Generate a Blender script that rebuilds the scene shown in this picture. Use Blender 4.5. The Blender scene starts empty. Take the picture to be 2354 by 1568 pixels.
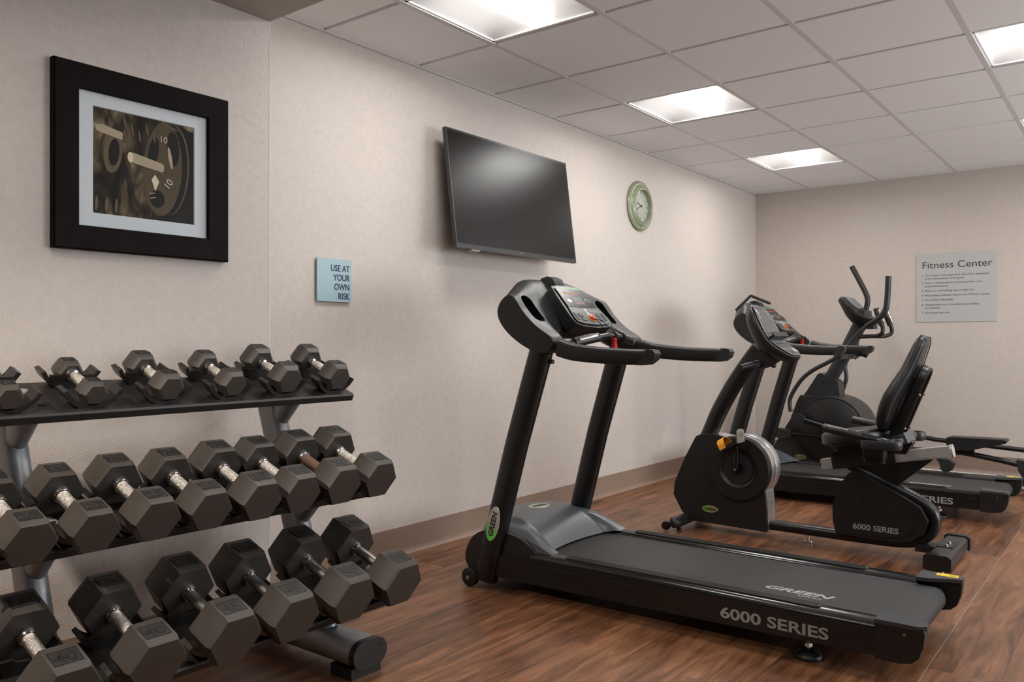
import bpy, bmesh, math, random
from mathutils import Vector, Matrix
random.seed(7)
C = bpy.context.scene.collection
PI = math.pi
rad = math.radians

# ------------------------------------------------------------------ materials
def srgb(r, g, b):
    f = lambda c: (c/255/12.92) if c/255 <= .04045 else ((c/255+.055)/1.055)**2.4
    return (f(r), f(g), f(b), 1)

def mat(name, col, rough=.5, metal=0., spec=.5, noise=0., nscale=60., bump=0., bscale=200., emit=None, estr=0., coat=0., var=.35):
    m = bpy.data.materials.new(name); m.use_nodes = True
    nt = m.node_tree; N = nt.nodes; L = nt.links
    p = N['Principled BSDF']
    p.inputs['Base Color'].default_value = col
    p.inputs['Roughness'].default_value = rough
    p.inputs['Metallic'].default_value = metal
    p.inputs['Specular IOR Level'].default_value = spec
    p.inputs['Coat Weight'].default_value = coat
    if emit:
        p.inputs['Emission Color'].default_value = emit
        p.inputs['Emission Strength'].default_value = estr
    tc = N.new('ShaderNodeTexCoord')
    n = N.new('ShaderNodeTexNoise'); n.inputs['Scale'].default_value = nscale; n.inputs['Detail'].default_value = 4
    L.new(tc.outputs['Object'], n.inputs['Vector'])
    if noise > 0:
        mx = N.new('ShaderNodeMix'); mx.data_type = 'RGBA'
        mx.inputs[6].default_value = col
        mx.inputs[7].default_value = tuple(min(1, c*(1+noise)) for c in col[:3])+(1,)
        L.new(n.outputs['Fac'], mx.inputs[0]); L.new(mx.outputs[2], p.inputs['Base Color'])
        mr = N.new('ShaderNodeMapRange')
        mr.inputs['To Min'].default_value = max(0, rough*(1-var)); mr.inputs['To Max'].default_value = min(1, rough*(1+var))
        L.new(n.outputs['Fac'], mr.inputs['Value']); L.new(mr.outputs['Result'], p.inputs['Roughness'])
    if bump > 0:
        n2 = N.new('ShaderNodeTexNoise'); n2.inputs['Scale'].default_value = bscale; n2.inputs['Detail'].default_value = 2
        L.new(tc.outputs['Object'], n2.inputs['Vector'])
        b = N.new('ShaderNodeBump'); b.inputs['Strength'].default_value = bump; b.inputs['Distance'].default_value = .001
        L.new(n2.outputs['Fac'], b.inputs['Height']); L.new(b.outputs['Normal'], p.inputs['Normal'])
    return m

M = {}
M['rubber'] = mat('rubber', (.040, .034, .029, 1), .45, spec=.42, noise=.5, nscale=14, bump=.35, bscale=900)
M['rubber_text'] = mat('rubber_text', (.012, .011, .010, 1), .42, spec=.5, noise=.3)
M['rubber_well'] = mat('rubber_well', (.020, .018, .017, 1), .42, spec=.5, noise=.3)
M['black'] = mat('black_plastic', (.0085, .0083, .0085, 1), .40, noise=.3, nscale=25, bump=.2, bscale=1200)
M['blackgloss'] = mat('black_gloss', (.006, .006, .0065, 1), .2, noise=.2, nscale=8)
M['blackpaint'] = mat('black_paint', (.0055, .0053, .0053, 1), .34, noise=.4, nscale=30)
M['shelf'] = mat('shelf_paint', (.014, .0125, .0115, 1), .38, noise=.5, nscale=20, bump=.25, bscale=900)
M['saddle'] = mat('saddle_plastic', (.019, .0165, .0145, 1), .34, noise=.4, nscale=30, bump=.2, bscale=900)
M['charcoal'] = mat('charcoal_plastic', (.017, .0185, .020, 1), .40, noise=.3, nscale=30, bump=.15, bscale=1500)
M['capgrey'] = mat('cap_grey', (.036, .038, .042, 1), .36, noise=.2, nscale=200)
M['silverpl'] = mat('silver_plastic', (.085, .092, .102, 1), .34, metal=.35, noise=.2, nscale=300, var=.15)
M['silver'] = mat('silver_paint', (.30, .31, .325, 1), .38, metal=.45, noise=.15, nscale=40)
M['rim'] = mat('brushed_rim', (.62, .63, .65, 1), .30, metal=.85, noise=.03, nscale=80)
M['alu'] = mat('aluminium', (.50, .49, .47, 1), .4, metal=.55, noise=.1, nscale=60)
M['chrome'] = mat('chrome', (.62, .60, .57, 1), .14, metal=1, noise=.15, nscale=40)
M['knurl'] = mat('knurled_chrome', (.66, .61, .56, 1), .27, metal=1, noise=.5, nscale=500, bump=1, bscale=1400)
M['rust'] = mat('worn_brown_grip', (.16, .095, .065, 1), .5, metal=.7, noise=.6, nscale=300, bump=1, bscale=1400)
M['steel'] = mat('dull_steel', (.46, .45, .43, 1), .33, metal=1, noise=.35, nscale=60)
M['leather'] = mat('vinyl', (.009, .009, .0095, 1), .34, noise=.35, nscale=30, bump=.4, bscale=500)
M['belt'] = mat('belt', (.022, .0215, .021, 1), .5, spec=.35, noise=.5, nscale=1200, bump=.6, bscale=1800)
M['red'] = mat('red_plastic', (.55, .02, .02, 1), .3, noise=.1)
M['stopred'] = mat('stop_red', (.40, .04, .03, 1), .3, noise=.1)
M['yellow'] = mat('yellow_plastic', (.85, .36, .015, 1), .4, noise=.1)
M['stickery'] = mat('yellow_sticker', (.80, .58, .02, 1), .45, noise=.1)
M['orange'] = mat('orange_sticker', (.75, .16, .03, 1), .5, noise=.1)
M['green'] = mat('green_badge', (.10, .42, .06, 1), .3, noise=.3, nscale=60)
M['badge'] = mat('badge_silver', (.36, .37, .30, 1), .35, metal=.4, noise=.2)
M['badgegold'] = mat('badge_gold', (.34, .32, .14, 1), .35, metal=.4, noise=.3)
M['ink'] = mat('ink_black', (.008, .008, .008, 1), .4, noise=.1)
M['greytext'] = mat('grey_lettering', (.27, .27, .265, 1), .5, noise=.3, nscale=200)
M['display'] = mat('display_glass', (.006, .006, .006, 1), .3, spec=.25, noise=.1)
M['led'] = mat('orange_led', (.25, .06, .01, 1), .4, emit=(1, .25, .04, 1), estr=.25, noise=.1)
M['keypad'] = mat('keypad_grey', (.105, .105, .10, 1), .35, noise=.1)
M['keydark'] = mat('key_dark', (.05, .05, .05, 1), .4, noise=.1)
M['keygreen'] = mat('key_green', (.10, .22, .10, 1), .4, noise=.1)
M['whitepr'] = mat('white_print', (.42, .43, .42, 1), .5, noise=.1)
M['bikeface'] = mat('console_face', (.13, .135, .135, 1), .38, noise=.1)
M['frame'] = mat('espresso_frame', (.0062, .0036, .0034, 1), .5, noise=.3, nscale=20, spec=.06)
M['matboard'] = mat('mat_board', srgb(196, 203, 208), .8, noise=.05, bump=.2)
M['signblue'] = mat('sign_glass_blue', srgb(160, 188, 196), .22, noise=.04, spec=.4)
M['navy'] = mat('navy_ink', srgb(16, 38, 78), .5, noise=.05)
M['signgrey'] = mat('sign_grey', srgb(176, 176, 173), .5, noise=.05)
M['darkink'] = mat('dark_ink', srgb(44, 40, 40), .6, noise=.05)
M['tvbezel'] = mat('tv_bezel', (.022, .022, .022, 1), .35, noise=.1)
M['screen'] = mat('tv_screen', (.006, .005, .0045, 1), .30, spec=.25)
M['clockgreen'] = mat('clock_green', srgb(136, 144, 118), .28, noise=.12, nscale=12)
M['clockface'] = mat('clock_face', srgb(168, 170, 158), .4, noise=.05)
M['clockink'] = mat('clock_ink', srgb(92, 94, 84), .5, noise=.05)
M['base'] = mat('cove_base', srgb(138, 117, 103), .42, noise=.12, nscale=3)
M['tile'] = mat('ceiling_tile', srgb(234, 234, 235), .9, spec=.2, noise=.05, nscale=300, bump=.5, bscale=700)
M['grid'] = mat('ceiling_grid', srgb(205, 203, 203), .5, noise=.05)
M['tileedge'] = mat('troffer_white', srgb(236, 236, 236), .5, noise=.03)
M['lens'] = mat('lamp_lens', (1, 1, 1, 1), .5, emit=(1, .975, .945, 1), estr=20, noise=.01)
M['plainwall'] = mat('plain_wall', srgb(112, 106, 102), .7, noise=.05, nscale=5)
M['soffit'] = mat('soffit_paint', srgb(172, 165, 160), .7, noise=.05, nscale=5)
M['winframe'] = mat('window_white', srgb(220, 220, 218), .5, noise=.05)
M['pane'] = mat('window_pane', (.75, .8, .85, 1), .1, emit=(.85, .93, 1, 1), estr=3.0, noise=.05)

class NB:
    def __init__(s, m): s.nt = m.node_tree
    def n(s, t, **k):
        x = s.nt.nodes.new(t)
        for a, b in k.items(): setattr(x, a, b)
        return x
    def m(s, op, a, b=None, c=None):
        x = s.nt.nodes.new('ShaderNodeMath'); x.operation = op
        for i, v in enumerate((a, b, c)):
            if v is None: continue
            if isinstance(v, (int, float)): x.inputs[i].default_value = v
            else: s.nt.links.new(v, x.inputs[i])
        return x.outputs[0]

def wallpaper(name, axis, col, strength=1.0):
    """embossed isometric-cube line pattern on satin vinyl"""
    m = bpy.data.materials.new(name); m.use_nodes = True
    B = NB(m); nt = m.node_tree; L = nt.links; p = nt.nodes['Principled BSDF']
    geo = B.n('ShaderNodeNewGeometry'); sep = B.n('ShaderNodeSeparateXYZ'); L.new(geo.outputs['Position'], sep.inputs[0])
    S = 24.0
    u = B.m('MULTIPLY', sep.outputs[axis], S); v = B.m('MULTIPLY', sep.outputs[2], S)
    ax, ay = 1.0, math.sqrt(3)
    def cell(uo, vo):
        uu = B.m('SUBTRACT', B.m('FLOORED_MODULO', B.m('SUBTRACT', u, uo), ax), ax/2)
        vv = B.m('SUBTRACT', B.m('FLOORED_MODULO', B.m('SUBTRACT', v, vo), ay), ay/2)
        d = B.m('ADD', B.m('MULTIPLY', uu, uu), B.m('MULTIPLY', vv, vv))
        return uu, vv, d
    a = cell(0, 0); b = cell(ax/2, ay/2)
    near = B.m('LESS_THAN', a[2], b[2])
    def pick(p_, q_): return B.m('ADD', B.m('MULTIPLY', p_, near), B.m('MULTIPLY', q_, B.m('SUBTRACT', 1, near)))
    gu = pick(a[0], b[0]); gv = pick(a[1], b[1])
    iu = B.m('SUBTRACT', u, gu); iv = B.m('SUBTRACT', v, gv)
    cb = B.n('ShaderNodeCombineXYZ'); L.new(B.m('ROUND', B.m('MULTIPLY', iu, 2)), cb.inputs[0]); L.new(B.m('ROUND', B.m('MULTIPLY', iv, 2)), cb.inputs[1])
    wn = B.n('ShaderNodeTexWhiteNoise', noise_dimensions='2D'); L.new(cb.outputs[0], wn.inputs['Vector'])
    rnd = wn.outputs['Value']
    ang = B.m('ADD', B.m('ARCTAN2', gv, gu), PI)
    sect = B.m('FLOOR', B.m('DIVIDE', B.m('ADD', ang, B.m('MULTIPLY', B.m('GREATER_THAN', rnd, .5), PI/3)), 2*PI/3))
    k = B.m('ADD', sect, B.m('FLOOR', B.m('MULTIPLY', rnd, 2.99)))
    th = B.m('MULTIPLY', k, PI/3)
    proj = B.m('ADD', B.m('MULTIPLY', gu, B.m('COSINE', th)), B.m('MULTIPLY', gv, B.m('SINE', th)))
    st = B.m('SINE', B.m('MULTIPLY', proj, 2*PI*6.0))
    st = B.m('SMOOTH_MAX', st, -.2, .3)
    bump = B.n('ShaderNodeBump'); bump.inputs['Strength'].default_value = .30*strength; bump.inputs['Distance'].default_value = .0011
    L.new(st, bump.inputs['Height']); L.new(bump.outputs['Normal'], p.inputs['Normal'])
    # per-facet sheen + broad mottling
    wn2 = B.n('ShaderNodeTexWhiteNoise', noise_dimensions='3D')
    cb2 = B.n('ShaderNodeCombineXYZ'); L.new(B.m('ROUND', B.m('MULTIPLY', iu, 2)), cb2.inputs[0]); L.new(B.m('ROUND', B.m('MULTIPLY', iv, 2)), cb2.inputs[1]); L.new(sect, cb2.inputs[2])
    L.new(cb2.outputs[0], wn2.inputs['Vector'])
    nz = B.n('ShaderNodeTexNoise'); nz.inputs['Scale'].default_value = 1.3; nz.inputs['Detail'].default_value = 2; L.new(geo.outputs['Position'], nz.inputs['Vector'])
    f = B.m('ADD', B.m('MULTIPLY', wn2.outputs['Value'], .35), B.m('ADD', B.m('MULTIPLY', nz.outputs['Fac'], .4), B.m('MULTIPLY', st, .12)))
    ramp = B.n('ShaderNodeMix', data_type='RGBA')
    ramp.inputs[6].default_value = tuple(c*.90 for c in col[:3])+(1,); ramp.inputs[7].default_value = tuple(min(1, c*1.08) for c in col[:3])+(1,)
    L.new(f, ramp.inputs[0]); L.new(ramp.outputs[2], p.inputs['Base Color'])
    L.new(B.m('ADD', .40, B.m('MULTIPLY', wn2.outputs['Value'], .16)), p.inputs['Roughness'])
    p.inputs['Specular IOR Level'].default_value = .4
    return m
M['paper_y'] = wallpaper('wallpaper_side', 1, srgb(203, 193, 185))
M['paper_x'] = wallpaper('wallpaper_end', 0, srgb(198, 187, 178), .5)

def floor_mat():
    m = bpy.data.materials.new('walnut_planks'); m.use_nodes = True
    B = NB(m); nt = m.node_tree; L = nt.links; p = nt.nodes['Principled BSDF']
    geo = B.n('ShaderNodeNewGeometry'); sep = B.n('ShaderNodeSeparateXYZ'); L.new(geo.outputs['Position'], sep.inputs[0])
    row = B.m('DIVIDE', B.m('ADD', sep.outputs[0], .5635), .206)
    ri = B.m('FLOOR', row)
    wr = B.n('ShaderNodeTexWhiteNoise', noise_dimensions='1D'); L.new(ri, wr.inputs['W'])
    ly = B.m('ADD', B.m('DIVIDE', sep.outputs[1], 1.22), wr.outputs['Value'])
    ci = B.m('FLOOR', ly)
    cb = B.n('ShaderNodeCombineXYZ'); L.new(ri, cb.inputs[0]); L.new(ci, cb.inputs[1])
    wn = B.n('ShaderNodeTexWhiteNoise', noise_dimensions='2D'); L.new(cb.outputs[0], wn.inputs['Vector'])
    # grain: stretched along Y, offset per plank
    cg = B.n('ShaderNodeCombineXYZ')
    L.new(B.m('ADD', B.m('MULTIPLY', sep.outputs[0], 14), B.m('MULTIPLY', wn.outputs['Value'], 37)), cg.inputs[0])
    L.new(B.m('ADD', B.m('MULTIPLY', sep.outputs[1], 1.6), B.m('MULTIPLY', wn.outputs['Value'], 91)), cg.inputs[1])
    L.new(B.m('MULTIPLY', wn.outputs['Value'], 13), cg.inputs[2])
    n1 = B.n('ShaderNodeTexNoise'); n1.inputs['Scale'].default_value = 1.5; n1.inputs['Detail'].default_value = 7; n1.inputs['Roughness'].default_value = .62; n1.inputs['Distortion'].default_value = .8
    L.new(cg.outputs[0], n1.inputs['Vector'])
    n2 = B.n('ShaderNodeTexNoise'); n2.inputs['Scale'].default_value = 9; n2.inputs['Detail'].default_value = 3; L.new(cg.outputs[0], n2.inputs['Vector'])
    n3 = B.n('ShaderNodeTexNoise'); n3.inputs['Scale'].default_value = 2.2; n3.inputs['Detail'].default_value = 2; L.new(geo.outputs['Position'], n3.inputs['Vector'])
    f = B.m('ADD', B.m('MULTIPLY', n1.outputs['Fac'], .85), B.m('ADD', B.m('MULTIPLY', n2.outputs['Fac'], .22), B.m('ADD', B.m('MULTIPLY', wn.outputs['Value'], .16), B.m('MULTIPLY', n3.outputs['Fac'], .14))))
    r = B.n('ShaderNodeValToRGB'); L.new(B.m('SUBTRACT', f, .14), r.inputs[0])
    e = r.color_ramp.elements
    e[0].position = .30; e[0].color = srgb(56, 38, 27)
    e[1].position = .78; e[1].color = srgb(150, 106, 76)
    x = e.new(.47); x.color = srgb(97, 63, 42)
    x = e.new(.60); x.color = srgb(123, 83, 57)
    # seams
    fr = B.m('FRACT', row); d1 = B.m('MULTIPLY', B.m('MINIMUM', fr, B.m('SUBTRACT', 1, fr)), .206)
    fy = B.m('FRACT', ly); d2 = B.m('MULTIPLY', B.m('MINIMUM', fy, B.m('SUBTRACT', 1, fy)), 1.22)
    dm = B.m('MINIMUM', d1, d2)
    seam = B.m('LESS_THAN', dm, .0010)
    mx = B.n('ShaderNodeMix', data_type='RGBA'); L.new(B.m('MULTIPLY', seam, .65), mx.inputs[0]); L.new(r.outputs[0], mx.inputs[6]); mx.inputs[7].default_value = srgb(28, 17, 12)
    L.new(mx.outputs[2], p.inputs['Base Color'])
    L.new(B.m('ADD', .27, B.m('MULTIPLY', n2.outputs['Fac'], .18)), p.inputs['Roughness'])
    p.inputs['Specular IOR Level'].default_value = .38
    b = B.n('ShaderNodeBump'); b.inputs['Strength'].default_value = .25; b.inputs['Distance'].default_value = .001
    L.new(B.m('SUBTRACT', n2.outputs['Fac'], B.m('MULTIPLY', seam, 2)), b.inputs['Height']); L.new(b.outputs['Normal'], p.inputs['Normal'])
    return m
M['floor'] = floor_mat()

def photo_mat():
    """soft sepia photograph of blurred weights (background of the print)"""
    m = bpy.data.materials.new('sepia_print'); m.use_nodes = True
    B = NB(m); nt = m.node_tree; L = nt.links; p = nt.nodes['Principled BSDF']
    tc = B.n('ShaderNodeTexCoord')
    mp = B.n('ShaderNodeMapping'); mp.inputs['Scale'].default_value = (1, 16, 7); L.new(tc.outputs['Object'], mp.inputs['Vector'])
    n = B.n('ShaderNodeTexNoise'); n.inputs['Scale'].default_value = 1.2; n.inputs['Detail'].default_value = 3; n.inputs['Distortion'].default_value = .6; L.new(mp.outputs[0], n.inputs['Vector'])
    r = B.n('ShaderNodeValToRGB'); L.new(n.outputs['Fac'], r.inputs[0])
    e = r.color_ramp.elements; e[0].position = .38; e[0].color = srgb(24, 19, 14); e[1].position = .75; e[1].color = srgb(150, 136, 112)
    x = e.new(.5); x.color = srgb(48, 40, 30); x = e.new(.6); x.color = srgb(92, 80, 62)
    L.new(r.outputs[0], p.inputs['Base Color']); p.inputs['Roughness'].default_value = .5; p.inputs['Specular IOR Level'].default_value = .12
    return m
M['print'] = photo_mat()
M['p_plate'] = mat('print_plate', srgb(66, 56, 42), .35, spec=.12, noise=.7, nscale=25)
M['p_dark'] = mat('print_dark', srgb(22, 18, 13), .4, spec=.12, noise=.4, nscale=20)
M['p_bar'] = mat('print_bar', srgb(150, 138, 116), .4, spec=.12, noise=.35, nscale=20)
M['p_hi'] = mat('print_highlight', srgb(196, 184, 160), .4, spec=.12, noise=.2, nscale=30)
M['p_mid'] = mat('print_mid', srgb(84, 73, 56), .4, spec=.12, noise=.6, nscale=12)

# ------------------------------------------------------------------ mesh helpers
def finish(me, smooth=True, ang=38):
    if smooth:
        for f in me.polygons: f.use_smooth = True
        me.set_sharp_from_angle(angle=rad(ang))
    return me

def ob(name, bm, m, parent=None, off=(0, 0, 0), smooth=True, bevel=0, seg=3, bang=30, recalc=True, ang=38):
    """link a bmesh as one object; off = world position of its thing's base"""
    if bevel > 0:
        es = [e for e in bm.edges if len(e.link_faces) == 2 and e.calc_face_angle(0) > rad(bang)]
        if es: bmesh.ops.bevel(bm, geom=es, offset=bevel, segments=seg, profile=.6, affect='EDGES', clamp_overlap=True)
    if recalc: bmesh.ops.recalc_face_normals(bm, faces=bm.faces)
    if off != (0, 0, 0): bmesh.ops.translate(bm, verts=bm.verts, vec=-Vector(off))
    me = bpy.data.meshes.new(name); bm.to_mesh(me); bm.free()
    ms = m if isinstance(m, (list, tuple)) else [m]
    for x in ms: me.materials.append(M[x] if isinstance(x, str) else x)
    finish(me, smooth, ang)
    o = bpy.data.objects.new(name, me); C.objects.link(o)
    if parent: o.parent = parent
    return o

def thing(name, label, cat, loc=(0, 0, 0), group=None, rot=(0, 0, 0)):
    o = bpy.data.objects.new(name, None); C.objects.link(o); o.empty_display_size = .1
    o.location = loc; o.rotation_euler = rot
    o['label'] = label; o['category'] = cat
    if group: o['group'] = group
    return o

def struct(o): o['kind'] = 'structure'; return o

def box(bm, x0, x1, y0, y1, z0, z1, mtx=None):
    vs = [bm.verts.new((x, y, z)) for x in (x0, x1) for y in (y0, y1) for z in (z0, z1)]
    if mtx: 
        for v in vs: v.co = mtx @ v.co
    for q in ((0, 1, 3, 2), (4, 6, 7, 5), (0, 4, 5, 1), (2, 3, 7, 6), (0, 2, 6, 4), (1, 5, 7, 3)):
        bm.faces.new([vs[i] for i in q])
    return vs

def extr(bm, pts, a0, a1, plane='xz', taper=None):
    """extrude a closed 2D outline. plane xz -> along y; yz -> along x; xy -> along z"""
    def P(p, a):
        if plane == 'xz': return (p[0], a, p[1])
        if plane == 'yz': return (a, p[0], p[1])
        return (p[0], p[1], a)
    v0 = [bm.verts.new(P(p, a0)) for p in pts]; v1 = [bm.verts.new(P(p, a1)) for p in pts]
    n = len(pts)
    for i in range(n):
        j = (i+1) % n; bm.faces.new((v0[i], v0[j], v1[j], v1[i]))
    bm.faces.new(v0[::-1]); bm.faces.new(v1)
    return v0+v1

def spline(pts, n=8):
    """Catmull-Rom through points"""
    P = [Vector(p) for p in pts]; out = []
    P = [P[0]*2-P[1]]+P+[P[-1]*2-P[-2]]
    for i in range(1, len(P)-2):
        a, b, c, d = P[i-1:i+3]
        for k in range(n):
            t = k/n
            out.append(.5*((2*b)+(-a+c)*t+(2*a-5*b+4*c-d)*t*t+(-a+3*b-3*c+d)*t**3))
    out.append(P[-2]); return out

def sweep(bm, path, ry, rz=None, n=16, up=(0, 1, 0), cap=True, power=2.0, scale=None):
    """sweep a (super)ellipse; ry = half size along `up`, rz = half size perpendicular"""
    path = [Vector(p) for p in path]; rz = rz or ry; rings = []
    for i, p in enumerate(path):
        t = (path[min(i+1, len(path)-1)]-path[max(i-1, 0)]).normalized()
        s = Vector(up); s = (s-t*s.dot(t))
        if s.length < 1e-4: s = Vector((1, 0, 0)); s = s-t*s.dot(t)
        s.normalize(); w = t.cross(s)
        k = scale[i] if scale else 1
        ring = []
        for j in range(n):
            a = 2*PI*j/n; c, d = math.cos(a), math.sin(a)
            cc = math.copysign(abs(c)**(2/power), c); dd = math.copysign(abs(d)**(2/power), d)
            ring.append(bm.verts.new(p+s*cc*ry*k+w*dd*rz*k))
        rings.append(ring)
    for a, b in zip(rings, rings[1:]):
        for j in range(n): bm.faces.new((a[j], a[(j+1) % n], b[(j+1) % n], b[j]))
    if cap: bm.faces.new(rings[0][::-1]); bm.faces.new(rings[-1])
    return rings

def lathe(bm, prof, center, axis='y', n=48, closed=False):
    """prof list of (r, a) ; a along the axis"""
    cx_, cy_, cz_ = center; rings = []
    for r, a in prof:
        ring = []
        for j in range(n):
            t = 2*PI*j/n; c, s = r*math.cos(t), r*math.sin(t)
            if axis == 'y': q = (cx_+c, cy_+a, cz_+s)
            elif axis == 'x': q = (cx_+a, cy_+c, cz_+s)
            else: q = (cx_+c, cy_+s, cz_+a)
            ring.append(bm.verts.new(q))
        rings.append(ring)
    for a, b in zip(rings, rings[1:]):
        for j in range(n): bm.faces.new((a[j], a[(j+1) % n], b[(j+1) % n], b[j]))
    if closed:
        a, b = rings[-1], rings[0]
        for j in range(n): bm.faces.new((a[j], a[(j+1) % n], b[(j+1) % n], b[j]))
    else:
        bm.faces.new(rings[0][::-1]); bm.faces.new(rings[-1])

def loft(bm, loops, close=True, caps=True):
    rings = [[bm.verts.new(p) for p in lp] for lp in loops]
    n = len(rings[0])
    for a, b in zip(rings, rings[1:]):
        for j in range(n if close else n-1): bm.faces.new((a[j], a[(j+1) % n], b[(j+1) % n], b[j]))
    if caps: bm.faces.new(rings[0][::-1]); bm.faces.new(rings[-1])
    return rings

def basis(o, right, up):
    """matrix placing text-plane (x right, y up) at o"""
    r = Vector(right).normalized(); u = Vector(up); u = (u-r*u.dot(r)).normalized(); n = r.cross(u)
    m = Matrix((r, u, n)).transposed().to_4x4(); m.translation = Vector(o); return m

def text(name, s, size, mtx, m, parent=None, off=(0, 0, 0), ext=.0006, bold=0, sx=1, align='LEFT', shear=0, sp=1.0):
    cu = bpy.data.curves.new('tx', 'FONT'); cu.body = s; cu.size = size; cu.extrude = ext; cu.offset = bold
    cu.align_x = align; cu.shear = shear; cu.space_character = sp; cu.resolution_u = 4
    t = bpy.data.objects.new('tx', cu); C.objects.link(t)
    bpy.context.view_layer.update()
    me = bpy.data.meshes.new_from_object(t.evaluated_get(bpy.context.evaluated_depsgraph_get()))
    bpy.data.objects.remove(t); bpy.data.curves.remove(cu)
    me.transform(Matrix.Translation(-Vector(off)) @ mtx @ Matrix.Scale(sx, 4, (1, 0, 0)))
    me.materials.clear(); me.materials.append(M[m]); me.name = name
    o = bpy.data.objects.new(name, me); C.objects.link(o)
    if parent: o.parent = parent
    return o

def ellipse_badge(bm, o, right, up, a, b, t=.003, n=32):
    m = basis(o, right, up); v0 = []; v1 = []
    for k in range(n):
        c, s = math.cos(2*PI*k/n), math.sin(2*PI*k/n)
        v0.append(bm.verts.new(m @ Vector((a*c, b*s, 0)))); v1.append(bm.verts.new(m @ Vector((a*c*.95, b*s*.95, t))))
    for k in range(n): bm.faces.new((v0[k], v0[(k+1) % n], v1[(k+1) % n], v1[k]))
    bm.faces.new(v0[::-1]); bm.faces.new(v1)

def slab(bm, mtx, pts, t0, t1):
    """polygon in the local plane of mtx, between heights t0..t1"""
    v0 = [bm.verts.new(mtx @ Vector((p[0], p[1], t0))) for p in pts]; v1 = [bm.verts.new(mtx @ Vector((p[0], p[1], t1))) for p in pts]
    n = len(pts)
    for i in range(n): bm.faces.new((v0[i], v0[(i+1) % n], v1[(i+1) % n], v1[i]))
    bm.faces.new(v0[::-1]); bm.faces.new(v1)

def rrect(w, h, r, n=5, cx=0, cy=0):
    out = []
    for qx, qy, a0 in ((w/2-r, h/2-r, 0), (-w/2+r, h/2-r, 90), (-w/2+r, -h/2+r, 180), (w/2-r, -h/2+r, 270)):
        for k in range(n+1):
            a = rad(a0+90*k/n); out.append((cx+qx+r*math.cos(a), cy+qy+r*math.sin(a)))
    return out

def copy_tree(o, parent=None):
    c = o.copy(); C.objects.link(c)
    if parent: c.parent = parent
    for ch in [x for x in bpy.data.objects if x.parent == o]: copy_tree(ch, c)
    return c

def subsurf(o, lv=2):
    md = o.modifiers.new('s', 'SUBSURF'); md.levels = lv; md.render_levels = lv; return o

# ------------------------------------------------------------------ room
WX, BX, LY = -2.947, 7.614, 1.917      # main wall, end wall, pier edge
PX, CZ, SZ = -2.66, 2.474, 2.297       # pier face, ceiling, soffit
RX, FY = 3.2, -3.2
bm = bmesh.new(); box(bm, WX-.1, RX+.1, FY-.1, BX+.1, -.1, 0); struct(ob('floor', bm, 'floor', smooth=False))
bm = bmesh.new(); box(bm, WX-.1, WX, LY, BX+.1, 0, CZ+.1); struct(ob('wall_left', bm, 'paper_y', smooth=False))
bm = bmesh.new(); box(bm, WX-.1, PX, FY, LY, 0, CZ+.1); struct(ob('wall_pier', bm, 'paper_y', smooth=False))
bm = bmesh.new(); box(bm, WX, RX+.1, BX, BX+.1, 0, CZ+.1); struct(ob('wall_back', bm, 'paper_x', smooth=False))
bm = bmesh.new(); box(bm, WX-.1, RX+.1, FY-.1, FY, 0, CZ+.1); struct(ob('wall_front', bm, 'plainwall', smooth=False))
# right wall with a wide window opening (outside the frame)
bm = bmesh.new()
WY0, WY1, WZ0, WZ1 = 3.6, 7.0, .55, 2.1
for y0, y1, z0, z1 in ((FY, WY0, 0, CZ+.1), (WY1, BX, 0, CZ+.1), (WY0, WY1, 0, WZ0), (WY0, WY1, WZ1, CZ+.1)):
    box(bm, RX, RX+.1, y0, y1, z0, z1)
struct(ob('wall_right', bm, 'plainwall', smooth=False))
bm = bmesh.new()
for k in range(4):
    y = WY0+(WY1-WY0)*k/3; box(bm, RX-.02, RX+.06, y-.03, y+.03, WZ0, WZ1)
for z in (WZ0, WZ1): box(bm, RX-.02, RX+.06, WY0, WY1, z-.03, z+.03)
w = struct(ob('window_1', bm, 'winframe', smooth=False))
bm = bmesh.new(); box(bm, RX+.03, RX+.04, WY0, WY1, WZ0, WZ1); ob('pane', bm, 'pane', w, smooth=False)
# ceiling tiles + grid
TI, A0 = .6096, 3.0047
JX = lambda j: -3.0375+j*.5997
light_cells = [(-1, 1), (2, 1), (5, 1), (2, 4), (5, 4)]
more_lamps = [(-1, 4), (-4, 2), (-4, 5), (-4, 7), (-1, 7), (2, 7), (5, 7)]   # rest of the room's lamps, unseen; the one facing the pier is added fill
bm = bmesh.new()
for i in range(-11, 8):
    for j in range(0, 11):
        if (i, j) in light_cells: continue
        y0, y1 = A0+i*TI+.0125, A0+(i+1)*TI-.0125; x0, x1 = JX(j)+.0125, JX(j+1)-.0125
        x0 = max(x0, WX); x1 = min(x1, RX); y0 = max(y0, FY); y1 = min(y1, BX)
        if x1-x0 < .02 or y1-y0 < .02: continue
        box(bm, x0, x1, y0, y1, CZ-.002, CZ+.03)
struct(ob('ceiling', bm, 'tile', smooth=False))
bm = bmesh.new()
for i in range(-10, 8): y = A0+i*TI; box(bm, WX, RX, y-.012, y+.012, CZ+.006, CZ+.0085)
for j in range(1, 11): x = JX(j); box(bm, x-.0122, x+.0122, FY, BX, CZ-.0025, CZ+.0085)
box(bm, WX, WX+.02, LY, BX, CZ-.006, CZ+.004); box(bm, WX, RX, BX-.02, BX, CZ-.006, CZ+.004)
struct(ob('trim_1', bm, 'grid', smooth=False))
bm = bmesh.new(); box(bm, WX-.1, RX+.1, FY-.1, BX+.1, CZ+.12, CZ+.16); struct(ob('trim_2', bm, 'grid', smooth=False))
bm = bmesh.new(); box(bm, PX, -1.98, FY, LY, SZ, CZ-.003); struct(ob('trim_3', bm, 'soffit', smooth=False))
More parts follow.
